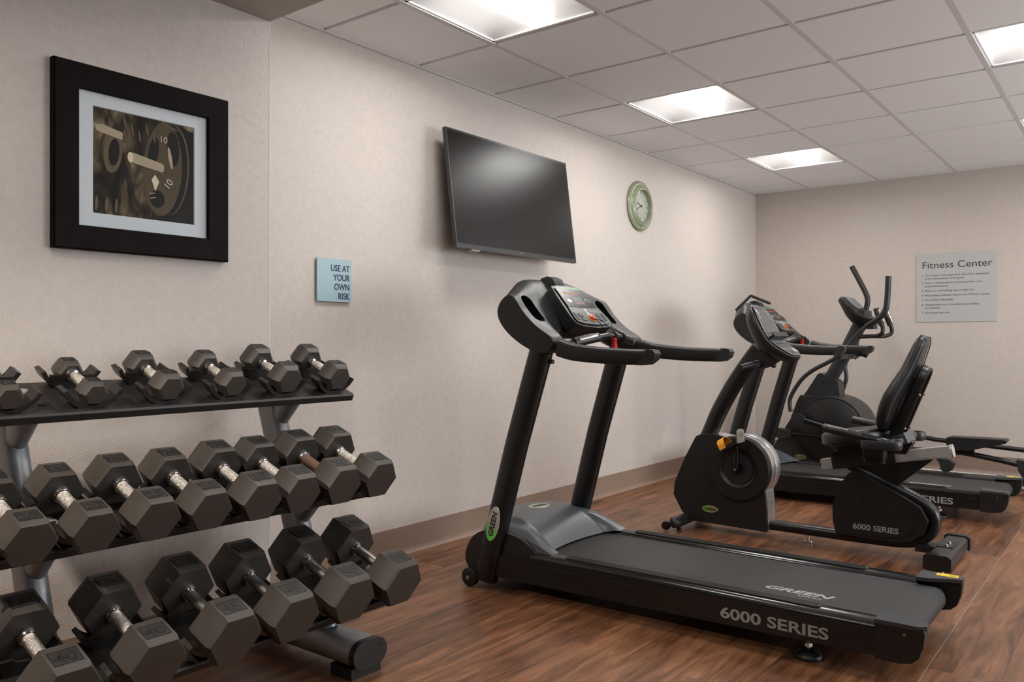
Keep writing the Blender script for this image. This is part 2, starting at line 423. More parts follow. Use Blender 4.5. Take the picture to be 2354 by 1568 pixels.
# cove baseboards
def base_prof(d): return [(0, 0), (0, .14), (.003*d, .14), (.004*d, .03), (.007*d, .012), (.016*d, .001), (.016*d, 0)]
bm = bmesh.new(); v = extr(bm, [(WX+x, z) for x, z in base_prof(1)], LY, BX); struct(ob('baseboard_left', bm, 'base'))
bm = bmesh.new(); extr(bm, [(PX+x, z) for x, z in base_prof(1)], FY, LY); struct(ob('baseboard_pier', bm, 'base'))
bm = bmesh.new(); extr(bm, [(BX+x, z) for x, z in base_prof(-1)], WX, RX, 'yz'); struct(ob('baseboard_back', bm, 'base'))
bm = bmesh.new(); box(bm, -.5641, -.5629, 0, BX, 0, .0005); struct(ob('seam_glint', bm, 'alu', smooth=False))  # painted glint: pale strip laid where a plank seam reflects light

bm = bmesh.new(); box(bm, PX-.002, PX+.0008, LY-.0025, LY+.0008, .14, SZ); struct(ob('edge_highlight', bm, 'winframe', smooth=False))  # painted highlight: whitish strip for the light line on the pier edge
# troffers
desc = {(-1, 1): 'bright recessed ceiling light cut off by the top edge of the photo, leftmost',
        (2, 1): 'recessed square ceiling light in the middle of the row along the television wall',
        (5, 1): 'recessed square ceiling light farthest along the television wall row, near the corner',
        (2, 4): 'recessed square ceiling light cut off by the right edge of the photo',
        (5, 4): 'sliver of recessed ceiling light at the far right edge of the ceiling'}
n_off = 0
for (i, j) in light_cells:
    x0, x1, y0, y1 = JX(j)+.012, JX(j+1)-.012, A0+i*TI+.012, A0+(i+1)*TI-.012
    cxx, cyy = (x0+x1)/2, (y0+y1)/2
    lab = desc.get((i, j), 'recessed square ceiling light outside the view on the open side of the room')
    t = thing('ceiling_light', lab, 'light', (cxx, cyy, CZ), 'recessed ceiling lights')
    off = (cxx, cyy, CZ)
    # curved reflector pan: two coves rising from the sides toward the lens
    bm = bmesh.new(); N = 12; loops = []
    for a in range(13):
        yy = y0+(y1-y0)*a/12; e = 1-abs(2*a/12-1)
        dep = .05*min(1, e*2.2)**.6 if e > 0 else 0
        row = []
        for b in range(25):
            u = b/24; xx = x0+(x1-x0)*u; q = abs(2*u-1)
            side = math.sin(min(1, (1-q)/.62)*PI/2)
            row.append((xx, yy, CZ+.008+dep*side))
        loops.append(row)
    loft(bm, loops, close=False, caps=False)
    ob('reflector', bm, 'tileedge', t, off, recalc=False)
    bm = bmesh.new()
    w_ = .012
    for a in ((x0-.002, x1+.002, y0-.002, y0+w_), (x0-.002, x1+.002, y1-w_, y1+.002), (x0-.002, x0+w_, y0, y1), (x1-w_, x1+.002, y0, y1)):
        box(bm, a[0], a[1], a[2], a[3], CZ+.002, CZ+.009)
    ob('frame', bm, 'tileedge', t, off, smooth=False)
    bm = bmesh.new(); pr = []
    for b in range(13):
        a = PI*b/12; pr.append((cxx+.075*math.cos(a), CZ+.052-.04*math.sin(a)))
    extr(bm, pr, y0+.075, y1-.03)
    ob('diffuser', bm, 'lens', t, off)

# ------------------------------------------------------------------ camera
cam = bpy.data.cameras.new('camera'); co = bpy.data.objects.new('camera', cam); C.objects.link(co)
cam.sensor_width = 36; cam.lens = 36*1881/2354; cam.shift_y = 1/2354; cam.clip_start = .05
co.location = (0, 0, 1.068); co.rotation_euler = (PI/2, 0, .6585)
bpy.context.scene.camera = co

# ------------------------------------------------------------------ wall things
# framed picture
py0, py1, pz0, pz1 = 1.118, 1.720, 1.356, 1.941
o0 = (PX, (py0+py1)/2, (pz0+pz1)/2)
t = thing('framed_picture', 'large dark framed sepia photo of weight plates above the dumbbell rack', 'picture', o0)
cyp, czp = o0[1], o0[2]
fw = .076
bm = bmesh.new(); W2, H2 = (py1-py0)/2, (pz1-pz0)/2
def ring_pts(w, h, x): return [(x, cyp-w, czp-h), (x, cyp+w, czp-h), (x, cyp+w, czp+h), (x, cyp-w, czp+h)]
loft(bm, [ring_pts(W2, H2, PX+.002), ring_pts(W2, H2, PX+.026), ring_pts(W2-.004, H2-.004, PX+.030), ring_pts(W2-fw, H2-fw, PX+.027), ring_pts(W2-fw-.003, H2-fw-.003, PX+.014), ring_pts(W2-fw-.003, H2-fw-.003, PX+.002)], caps=False)
ob('frame', bm, 'frame', t, o0, ang=20)
bm = bmesh.new(); mw = .049
loft(bm, [ring_pts(W2-fw, H2-fw, PX+.012), ring_pts(W2-fw-mw, H2-fw-mw+.004, PX+.012), ring_pts(W2-fw-mw-.002, H2-fw-mw+.002, PX+.009)], caps=False)
ob('mat_board', bm, 'matboard', t, o0, smooth=False, recalc=False)
iw, ih = W2-fw-mw+.002, H2-fw-mw+.006
bm = bmesh.new(); box(bm, PX+.004, PX+.0085, cyp-iw, cyp+iw, czp-ih, czp+ih); pr_o = ob('print', bm, 'print', t, o0, smooth=False)
# flat printed shapes of the photograph (plates and bars), as layers of ink on the print
inkn = [0]
def ink(name, pts, m, lv):
    inkn[0] += 1; bm = bmesh.new(); x = PX+.0087+inkn[0]*.00005
    vs = [bm.verts.new((x, cyp-iw+u*2*iw, czp+ih-v*2*ih)) for u, v in pts]
    # keep inside the print window
    for v in vs: v.co.y = min(max(v.co.y, cyp-iw), cyp+iw); v.co.z = min(max(v.co.z, czp-ih), czp+ih)
    bm.faces.new(vs); return ob(name, bm, m, pr_o, o0, smooth=False)
def el(cu, cv, a, b, rot=0, n=28):
    out = []
    for k in range(n):
        c, s = a*math.cos(2*PI*k/n), b*math.sin(2*PI*k/n); r = rad(rot)
        out.append((cu+c*math.cos(r)-s*math.sin(r), cv+c*math.sin(r)+s*math.cos(r)))
    return out
ink('printed_shadow', [(.74, .02), (1, .06), (1, 1), (.55, 1), (.62, .5)], 'p_dark', 0)
ink('printed_plate', el(.86, .47, .17, .45), 'p_dark', 1)
ink('printed_plate', el(.75, .47, .19, .455, 4), 'p_mid', 2)
ink('printed_plate', el(.735, .475, .19, .455, 4), 'p_dark', 2)
ink('printed_plate', el(.67, .48, .195, .465, 4), 'p_plate', 3)
ink('printed_hole', el(.575, .33, .050, .15, 10), 'p_dark', 4)
ink('printed_hole', el(.775, .26, .060, .17, -4), 'p_dark', 4)
ink('printed_hole', el(.615, .78, .075, .085, 5), 'p_dark', 4)
ink('printed_highlight', el(.745, .36, .018, .11, -10), 'p_bar', 5)
ink('printed_highlight', el(.74, .05, .10, .008, 14), 'p_mid', 5)
ink('printed_plate', el(.19, .40, .085, .20, 6), 'p_mid', 1)
ink('printed_hole', el(.20, .40, .05, .13, 6), 'p_dark', 2)
ink('printed_bar', [(.03, .17), (.10, .16), (.28, .20), (.28, .27), (.10, .24), (.04, .225)], 'p_bar', 3)
for q in range(8):
    ink('printed_highlight', el(.30+.07*(q % 5), .10+.04*(q % 3)+.01*q, .010, .06, -8), 'p_mid', 2)
for q in range(3):
    ink('printed_highlight', el(.04+.09*q, .90, .014, .07, 4), 'p_mid', 2)
ink('printed_bar', [(.34, .39), (.38, .37), (.67, .43), (.685, .47), (.67, .515), (.38, .47), (.345, .455)], 'p_bar', 6)
ink('printed_bar', el(.352, .42, .028, .050), 'p_hi', 7)
ink('printed_bar', [(.68, .44), (.82, .48), (.83, .53), (.68, .51)], 'p_plate', 6)
ink('printed_label', [(.59, .545), (.632, .61), (.592, .71), (.555, .60)], 'p_hi', 7)
pm = lambda u, v, r: basis((PX+.0106, cyp-iw+u*2*iw, czp+ih-v*2*ih), (0, math.cos(rad(r)), math.sin(rad(r))), (0, -math.sin(rad(r)), math.cos(rad(r))))
text('printed_digits', '10', .035, pm(.72, .68, 55), 'p_hi', pr_o, o0, ext=.0001)
text('printed_digits', '10', .030, pm(.63, .22, 0), 'p_hi', pr_o, o0, ext=.0001)
text('printed_digits', '11', .030, pm(.525, .72, -75), 'p_bar', pr_o, o0, ext=.0001)

# use-at-own-risk sign
s0 = (WX, 2.465, 1.349)
t = thing('glass_sign', 'small pale blue wall sign reading USE AT YOUR OWN RISK', 'sign', s0)
bm = bmesh.new(); box(bm, WX+.008, WX+.014, 2.365, 2.564, 1.250, 1.446); ob('panel', bm, 'signblue', t, s0, bevel=.001, seg=1)
bm = bmesh.new(); box(bm, WX, WX+.008, 2.375, 2.554, 1.27, 1.435); ob('backing', bm, 'signgrey', t, s0, smooth=False)
for k, s in enumerate(('USE AT', 'YOUR', 'OWN', 'RISK')):
    text('lettering', s, .0405, basis((WX+.0142, 2.553, 1.390-k*.0425), (0, 1, 0), (0, 0, 1)), 'navy', t, s0, ext=.0008, align='RIGHT', sx=.86, bold=.0006)

# fitness center sign on the end wall
s0 = (-1.243, BX, 1.52)
t = thing('rules_sign', 'grey Fitness Center rules sign with seven numbered lines on the end wall', 'sign', s0)
bm = bmesh.new(); box(bm, -1.538, -.948, BX-.006, BX-.0005, 1.232, 1.808); ob('panel', bm, 'signgrey', t, s0, smooth=False)
tm = lambda x, z: basis((x, BX-.0062, z), (1, 0, 0), (0, 0, 1))
def fit(s, size, x, z, width, m, parent, off, bold=0):
    o = text('lettering', s, size, tm(x, z), m, parent, off, ext=.0004, bold=bold)
    xs = [v.co.x for v in o.data.vertices]; w0 = max(xs)-min(xs); a = x-off[0]
    for v in o.data.vertices: v.co.x = a+(v.co.x-a)*width/w0
    return o
fit('Fitness Center', .080, -1.497, 1.683, .515, 'darkink', t, s0)
rows = [('1.', 'This facility is not supervised. Use of the equipment', 1.616, .475), ('', 'is the responsibility of the guest.', 1.589, .298), ('2.', 'Guest is responsible for knowing his/her own', 1.553, .420),
        ('', 'physical limitations.', 1.526, .180), ('3.', 'Please, no wet bathing suits or bare feet.', 1.487, .372), ('4.', 'Please keep breakable objects out of Fitness Center.', 1.449, .484),
        ('5.', 'No alcoholic beverages.', 1.411, .218), ('6.', 'Unsupervised use of this facility by children', 1.370, .402), ('', 'is prohibited.', 1.343, .118), ('7.', 'Use at your own risk.', 1.303, .188)]
for nmb, s, z, wd in rows:
    if nmb: text('lettering', nmb, .021, tm(-1.497, z), 'darkink', t, s0, ext=.0004)
    fit(s, .022, -1.474, z, wd, 'darkink', t, s0)

# wall clock
k0 = (WX, 5.335, 2.063)
t = thing('wall_clock', 'round sage green wall clock with cream face right of the television', 'clock', k0)
bm = bmesh.new()
lathe(bm, [(.150, .002), (.178, .002), (.183, .010), (.178, .020), (.160, .027), (.156, .025), (.150, .034), (.138, .040), (.134, .038), (.128, .044), (.120, .044), (.116, .038), (.112, .018), (.112, .004)], k0, 'x', 64, closed=True)
ob('case', bm, 'clockgreen', t, k0, ang=50)
bm = bmesh.new(); lathe(bm, [(.116, .006), (.116, .016)], k0, 'x', 64); face = ob('dial', bm, 'clockface', t, k0)
bm = bmesh.new(); lathe(bm, [(.062, .016), (.062, .0168), (.0605, .0168), (.0605, .016)], k0, 'x', 48, closed=True); ob('chapter_ring', bm, 'clockink', face, k0)
for h in range(1, 13):
    a = 2*PI*h/12; r = Vector((0, math.cos(a), -math.sin(a))); u = Vector((0, math.sin(a), math.cos(a)))
    c = Vector((k0[0]+.0165, k0[1], k0[2]))+u*.078
    text('numeral', str(h), .036, basis(c, r, u), 'clockink', face, k0, ext=.0003, align='CENTER', sx=.85)
def hand(ang, ln, w):
    a = rad(ang); u = Vector((0, math.sin(a), math.cos(a))); r = Vector((0, math.cos(a), -math.sin(a)))
    m = basis((k0[0]+.019, k0[1], k0[2]), r, u); bm = bmesh.new()
    slab(bm, m, [(-w, -.02), (w, -.02), (w*.8, ln*.6), (w*1.9, ln*.72), (0, ln), (-w*1.9, ln*.72), (-w*.8, ln*.6)], 0, .001)
    ob('hand', bm, 'darkink', t, k0, smooth=False)
hand(290, .062, .0022); hand(243, .086, .0018)
bm = bmesh.new(); lathe(bm, [(.006, .018), (.006, .023)], k0, 'x', 16); ob('hand_pin', bm, 'darkink', t, k0)

# television, tilted on its wall mount
tvh, tvw = .628, 1.100
tb = Vector((-2.755, 3.655, 1.5475)); tilt = math.atan2(.078, .615)
t = thing('television', 'flat black wall-mounted television with blank screen, tilted on its bracket', 'television', tuple(tb), rot=(0, -tilt, 0))
# local frame: x out of the screen, y width, z up
def lb(x0, x1, y0, y1, z0, z1): bm = bmesh.new(); box(bm, x0, x1, y0, y1, z0, z1); return bm
ob('housing', lb(-.022, 0, -tvw/2, tvw/2, 0, tvh), 'tvbezel', t, bevel=.002, seg=2)
bm = bmesh.new(); extr(bm, [(-.020, .004), (-.062, .02), (-.062, .33), (-.020, .40)], -tvw/2+.05, tvw/2-.05); ob('rear_housing', bm, 'black', t, bevel=.006)
ob('screen', lb(0, .0008, -tvw/2+.011, tvw/2-.011, .024, tvh-.011), 'screen', t, smooth=False)
text('maker_mark', 'SHARP', .011, basis((.0006, -.02, .009), (0, 1, 0), (0, 0, 1)), 'greytext', t, ext=.0002)
bm = bmesh.new(); box(bm, -.030, -.006, -tvw/2+.12, -tvw/2+.19, -.007, .0005); ob('indicator', bm, 'signgrey', t, bevel=.002)
bm = bmesh.new(); lathe(bm, [(.007, 0), (.007, .003)], (-.016, -tvw/2+.15, -.0095), 'z', 16); ob('indicator_light', bm, 'stopred', t)
bm = bmesh.new(); box(bm, -.075, -.06, -.22, -.17, .02, .55); box(bm, -.075, -.06, .17, .22, .02, .55); box(bm, -.225, -.07, -.2, .2, .22, .36)
ob('wall_bracket', bm, 'blackpaint', t, smooth=False)

# ------------------------------------------------------------------ dumbbells
TILT = rad(20)
def hexhead(bm, x0, x1, H, cin, cout, dome=.004):
    """hex prism along x, flats top and bottom, chamfered ends"""
    Rr = H/2/math.cos(PI/6)
    def ring(x, s): return [(x, Rr*s*math.cos(PI/3*k), Rr*s*math.sin(PI/3*k)) for k in range(6)]
    loft(bm, [ring(x0, 1-cin[1]), ring(x0+cin[0], 1), ring(x1-cout[0], 1), ring(x1, 1-cout[1])])

def make_dumbbell(num, H, L, cc, style, tag_txt, grip='knurl'):
    root = bpy.data.objects.new('dumbbell', None); C.objects.link(root); root.empty_display_size = .05
    small = style == 'small'
    for sgn, nm, txt in ((1, 'head', num), (-1, 'head', tag_txt)):
        bm = bmesh.new()
        xi, xo = sgn*(cc/2-L/2), sgn*(cc/2+L/2)
        ch = (.16*L+.006, .24) if small else (.010, .05)
        co_ = (.16*L+.006, .24) if small else (.013, .085)
        a, b = min(xi, xo), max(xi, xo)
        if sgn > 0: hexhead(bm, a, b, H, ch, co_)
        else: hexhead(bm, a, b, H, co_, ch)
        # recessed number plate on the top face
        top = max((f for f in bm.faces if abs(f.normal.z) > .9 or f.calc_center_median().z > H*.45), key=lambda f: f.calc_center_median().z)
        hd = ob(nm, bm, 'rubber', root, bevel=.0018 if small else .0045, seg=3, bang=18)
        zt = H/2
        pw, ph = H*.44, min(L*.50, H*.34)
        # raised frame lip and the well it surrounds
        m4 = basis((sgn*cc/2-(.002 if small else 0), 0, zt), (0, 1, 0), (-1, 0, 0))
        bm = bmesh.new(); slab(bm, m4, [(-pw/2, -ph/2), (pw/2, -ph/2), (pw/2, ph/2), (-pw/2, ph/2)], -.002, .0004); ob('number_plate', bm, 'rubber_well', hd, smooth=False)
        bm = bmesh.new(); q = .0016
        for r_ in ([(-pw/2-q, -ph/2-q), (pw/2+q, -ph/2-q), (pw/2+q, -ph/2), (-pw/2-q, -ph/2)], [(-pw/2-q, ph/2), (pw/2+q, ph/2), (pw/2+q, ph/2+q), (-pw/2-q, ph/2+q)],
                   [(-pw/2-q, -ph/2), (-pw/2, -ph/2), (-pw/2, ph/2), (-pw/2-q, ph/2)], [(pw/2, -ph/2), (pw/2+q, -ph/2), (pw/2+q, ph/2), (pw/2, ph/2)]):
            slab(bm, m4, r_, -.002, .0011)
        ob('plate_edge', bm, 'ink', hd, smooth=False)
        sz = ph*1.02 if len(txt) < 3 else ph*.82
        m5 = m4 @ Matrix.Translation((0, -sz*.35, .0006))
        sxx = 1.1 if len(txt) < 3 else .95
        text('number', txt, sz, m5, 'rubber_text' if not small else 'ink', hd, ext=.0007, bold=sz*.02, align='CENTER', sx=sxx)
    xe = cc/2-L/2
    hr = .0165 if not small else .0135
    bm = bmesh.new()
    if small:
        pr = [(hr*.80, -xe-.004), (hr*.80, -xe+.012), (hr*.95, -xe+.02), (hr*1.08, -xe*.35), (hr*1.12, 0), (hr*1.08, xe*.35), (hr*.95, xe-.02), (hr*.80, xe-.012), (hr*.80, xe+.004)]
    else: pr = [(hr, -xe-.004), (hr, xe+.004)]
    lathe(bm, pr, (0, 0, 0), 'x', 24); hd = ob('handle', bm, grip, root)
    for sgn in (-1, 1):
        bm = bmesh.new(); e = sgn*xe
        lathe(bm, [(hr, e-sgn*.014), (hr*1.25, e-sgn*.012), (hr*1.45, e-sgn*.003), (hr*1.45, e+sgn*.002)], (0, 0, 0), 'x', 24); ob('collar', bm, 'chrome', root)
    return root

specs = {'5 LB': (.066, .062, .155, 'small'), '10 LB': (.082, .068, .160, 'small'), '15': (.098, .070, .166, 'small'),
         '20': (.110, .084, .213, 'big'), '25': (.117, .088, .218, 'big'), '30': (.122, .090, .224, 'big'), '35': (.128, .092, .226, 'big'),
         '40': (.140, .098, .244, 'big'), '45': (.146, .102, .248, 'big'), '50': (.149, .104, .250, 'big')}
shelves = {'top': ((-2.248, .881), .009, [.85, 1.062, 1.275, 1.487, 1.69, 1.90], ['5 LB', '5 LB', '10 LB', '10 LB', '15', '15'], -2.342),
           'middle': ((-2.127, .553), .020, [.815, .965, 1.12, 1.275, 1.437, 1.58, 1.74, 1.898], ['20', '20', '25', '25', '30', '30', '35', '35'], -2.170),
           'bottom': ((-2.010, .206), .020, [.85, 1.062, 1.276, 1.475, 1.690, 1.899], ['40', '40', '45', '45', '50', '50'], -2.080)}
ordn = ['first', 'second', 'third', 'fourth', 'fifth', 'sixth', 'seventh', 'eighth']
protos = {}
sadpos = []
for sh, (lip, seat, ys, nums, xm) in shelves.items():
    n = len(ys)
    for k, (y, nb) in enumerate(zip(ys, nums)):
        H, L, cc, st = specs[nb]
        brown = (sh == 'middle' and k == 6)
        dull = (sh == 'bottom' and k in (2, 3, 4, 5))
        key = (nb, brown, dull)
        if key not in protos:
            protos[key] = make_dumbbell(nb, H, L, cc, st, nb if st == 'small' else 'TAG', 'rust' if brown else 'steel' if dull else 'knurl'); o = protos[key]
        else: o = copy_tree(protos[key])
        zs = lip[1]+math.tan(TILT)*(lip[0]-xm)
        perp = H/2+seat
        o.location = (xm, y, zs+perp/math.cos(TILT))
        o.rotation_euler = (0, TILT, 0)
        from_r = n-k
        pos = 'right end' if from_r == 1 else ('left edge' if k == 0 else ordn[from_r-1]+' from right')
        extra = ' with worn brown grip' if brown else ''
        small = 'small ' if st == 'small' else ''
        nn = nb.replace(' LB', ' pound') if st == 'small' else nb
        o['label'] = f'{small}black hex dumbbell marked {nn}{extra}, {pos} of {sh} shelf'
        o['category'] = 'dumbbell'; o['group'] = f'hex dumbbells on the {sh} shelf'
        sadpos.append((sh, y, cc, L, H))

# ------------------------------------------------------------------ dumbbell rack
r0 = (-2.2, 1.36, 0)
rk = thing('dumbbell_rack', 'three-tier rack with black shelves on silver uprights holding the dumbbells', 'rack', r0)
Y0, Y1 = .735, 1.975
dirx = Vector((-math.cos(TILT), 0, math.sin(TILT))); nrm = Vector((math.sin(TILT), 0, math.cos(TILT)))
def Sp(lip, d, h): v = Vector((lip[0], 0, lip[1]))+dirx*d+nrm*h; return (v.x, v.z)
for sh, (lip, seat, ys, nums, xm) in shelves.items():
    D = .212
    bm = bmesh.new()
    extr(bm, [Sp(lip, 0, 0), Sp(lip, D, 0), Sp(lip, D, -.022), Sp(lip, D-.006, -.022), Sp(lip, D-.006, -.006), Sp(lip, .006, -.006), Sp(lip, .006, -.026), Sp(lip, -.002, -.026), Sp(lip, -.004, -.006)], Y0, Y1)
    so = ob('shelf', bm, 'shelf', rk, r0, bevel=.0018, seg=2)
    wd = {'top': .070, 'middle': .062, 'bottom': .078}[sh]
    for y, nb in zip(ys, nums):
        H, L, cc, st = specs[nb]
        dc = (lip[0]-xm+(H/2+seat)*math.sin(TILT))/math.cos(TILT)          # distance from lip of the dumbbell centre along the shelf
        for e in (-1, 1):
            dd = dc+e*(cc/2-.006)
            if e < 0: dd = max(dd, .027)
            else: dd = min(dd, D-.024)
            # cradle: arc strip, extruded along the shelf depth
            prof_o, prof_i = [], []; NN = 14; hw = wd; rise = {'top': .046, 'middle': .036, 'bottom': .040}[sh]
            fl = min(H*.26, hw*.5); th_ = .0125
            s_ = .006 if sh == 'top' else .014
            for q in range(NN+1):
                a = -1+2*q/NN; aa = abs(a)*hw
                RR = (hw*hw+rise*rise)/(2*rise); z_ = RR-math.sqrt(RR*RR-aa*aa)
                nx_, nz_ = a*hw/RR, -math.sqrt(1-(aa/RR)**2)
                prof_i.append((a*hw, s_+z_)); prof_o.append((a*hw+nx_*th_, max(.0, s_+z_+nz_*th_)))
            pts = prof_i+prof_o[::-1]
            bm = bmesh.new()
            half = .024
            def Q(p, d): v = Vector((lip[0], 0, lip[1]))+dirx*d+nrm*p[1]; return (v.x, y+p[0], v.z)
            v0 = [bm.verts.new(Q(p, dd-half)) for p in pts]; v1 = [bm.verts.new(Q(p, dd+half)) for p in pts]
            for q in range(len(pts)): bm.faces.new((v0[q], v0[(q+1) % len(pts)], v1[(q+1) % len(pts)], v1[q]))
            bm.faces.new(v0[::-1]); bm.faces.new(v1)
            ob('saddle', bm, 'saddle', so, r0, bevel=.003, seg=3, bang=40)
            if e > 0:   # inner web with the handle notch
                hh = s_+rise*.75; w2 = hw*.84
                pl = [(-w2*.7, .0), (w2*.7, .0), (w2, hh)]
                pl += [(.030*math.cos(rad(t_))+0, hh-.012*math.sin(rad(t_))) for t_ in range(0, 181, 20)]
                pl += [(-w2, hh)]
                bm = bmesh.new()
                v0 = [bm.verts.new(Q(p, dd-half-.002)) for p in pl]; v1 = [bm.verts.new(Q(p, dd-half+.006)) for p in pl]
                for q in range(len(pl)): bm.faces.new((v0[q], v0[(q+1) % len(pl)], v1[(q+1) % len(pl)], v1[q]))
                bm.faces.new(v0[::-1]); bm.faces.new(v1)
                ob('saddle_web', bm, 'saddle', so, r0)
    for yb in (.93,):
        for d_ in (.06, .13):
            v = Vector((lip[0], yb+.02, lip[1]))+dirx*d_+nrm*.0006
            bm = bmesh.new(); m4 = Matrix.Translation(v) @ Matrix.Rotation(TILT, 4, 'Y')
            vs = []
            lathe(bm, [(.011, 0), (.011, .0015), (.009, .0022)], (0, 0, 0), 'z', 20); bm.transform(m4); bo = ob('bolt', bm, 'shelf', so, r0)
# warning label on the middle shelf
lip = shelves['middle'][0]; sh_mid = [o for o in bpy.data.objects if o.parent == rk][1]
bm = bmesh.new(); v = [Vector((lip[0], y, lip[1]))+dirx*d+nrm*.0006 for y, d in ((1.175, .085), (1.205, .085), (1.205, .096), (1.175, .096))]
bm.faces.new([bm.verts.new(x) for x in v]); ob('warning_label', bm, 'orange', sh_mid, r0, smooth=False)
bm = bmesh.new(); v = [Vector((lip[0], y, lip[1]))+dirx*d+nrm*.0005 for y, d in ((1.175, .05), (1.205, .05), (1.205, .085), (1.175, .085))]
bm.faces.new([bm.verts.new(x) for x in v]); ob('warning_label', bm, 'ink', sh_mid, r0, smooth=False)
for yu in (.93, 1.785):
    bm = bmesh.new()
    pth = [(-2.195, yu, .085), (-2.205, yu, .11), (-2.455, yu, .80), (-2.47, yu, .846)]
    sweep(bm, pth, .034, .056, n=24, up=(0, 1, 0), power=2.6); up_o = ob('upright', bm, 'silver', rk, r0)
    bm = bmesh.new(); sweep(bm, [(-2.19, yu, .108), (-2.20, yu, .150)], .042, .066, n=24, up=(0, 1, 0)); ob('weld_collar', bm, 'silver', up_o, r0, bevel=.004)
    for sh, (lip, *_r) in shelves.items():
        px_, pz_ = Sp(lip, .11, -.008)
        if sh == 'bottom':
            bm = bmesh.new(); sweep(bm, [(-2.19, yu, .125), (px_+.03, yu, pz_)], .036, .05, n=20, up=(0, 1, 0), scale=[.75, 1.0]); ob('bracket', bm, 'silver', up_o, r0)
            continue
        bx_ = -2.2-.362*(pz_-.145-.1)
        bm = bmesh.new(); sweep(bm, [(bx_+.012, yu, pz_-.125), (bx_+.018, yu, pz_-.12), (px_+.012, yu, pz_-.002)], .038, .052, n=24, up=(0, 1, 0), scale=[.55, .66, 1.12]); ob('bracket', bm, 'silver', up_o, r0)
    bm = bmesh.new()
    st = []
    for c_, a0_ in ((yu+.028, -90), (yu-.028, 90)):
        for q in range(9): a = rad(a0_+180*q/8); st.append((c_+.041*math.cos(a), .075+.042*math.sin(a)))
    extr(bm, st, -2.56, -1.965, 'yz'); ft = ob('foot', bm, 'silver', rk, r0)
    bm = bmesh.new(); st2 = [((a-yu)*1.03+yu, (b-.075)*1.04+.075) for a, b in st]; extr(bm, st2, -1.975, -1.950, 'yz'); ec = ob('end_cap', bm, 'black', ft, r0, bevel=.003)
    for q in (-.04, .04):
        bm = bmesh.new(); lathe(bm, [(.006, 0), (.006, .0015)], (-1.950, yu+q, .075+q*.5), 'x', 12); ob('screw_hole', bm, 'ink', ec, r0)
    bm = bmesh.new(); box(bm, -2.07, -1.97, yu-.062, yu+.062, 0, .036); ob('rubber_pad', bm, 'ink', ft, r0, bevel=.003)
    bm = bmesh.new(); box(bm, -2.55, -2.45, yu-.062, yu+.062, 0, .036); ob('rubber_pad', bm, 'ink', ft, r0, bevel=.003)

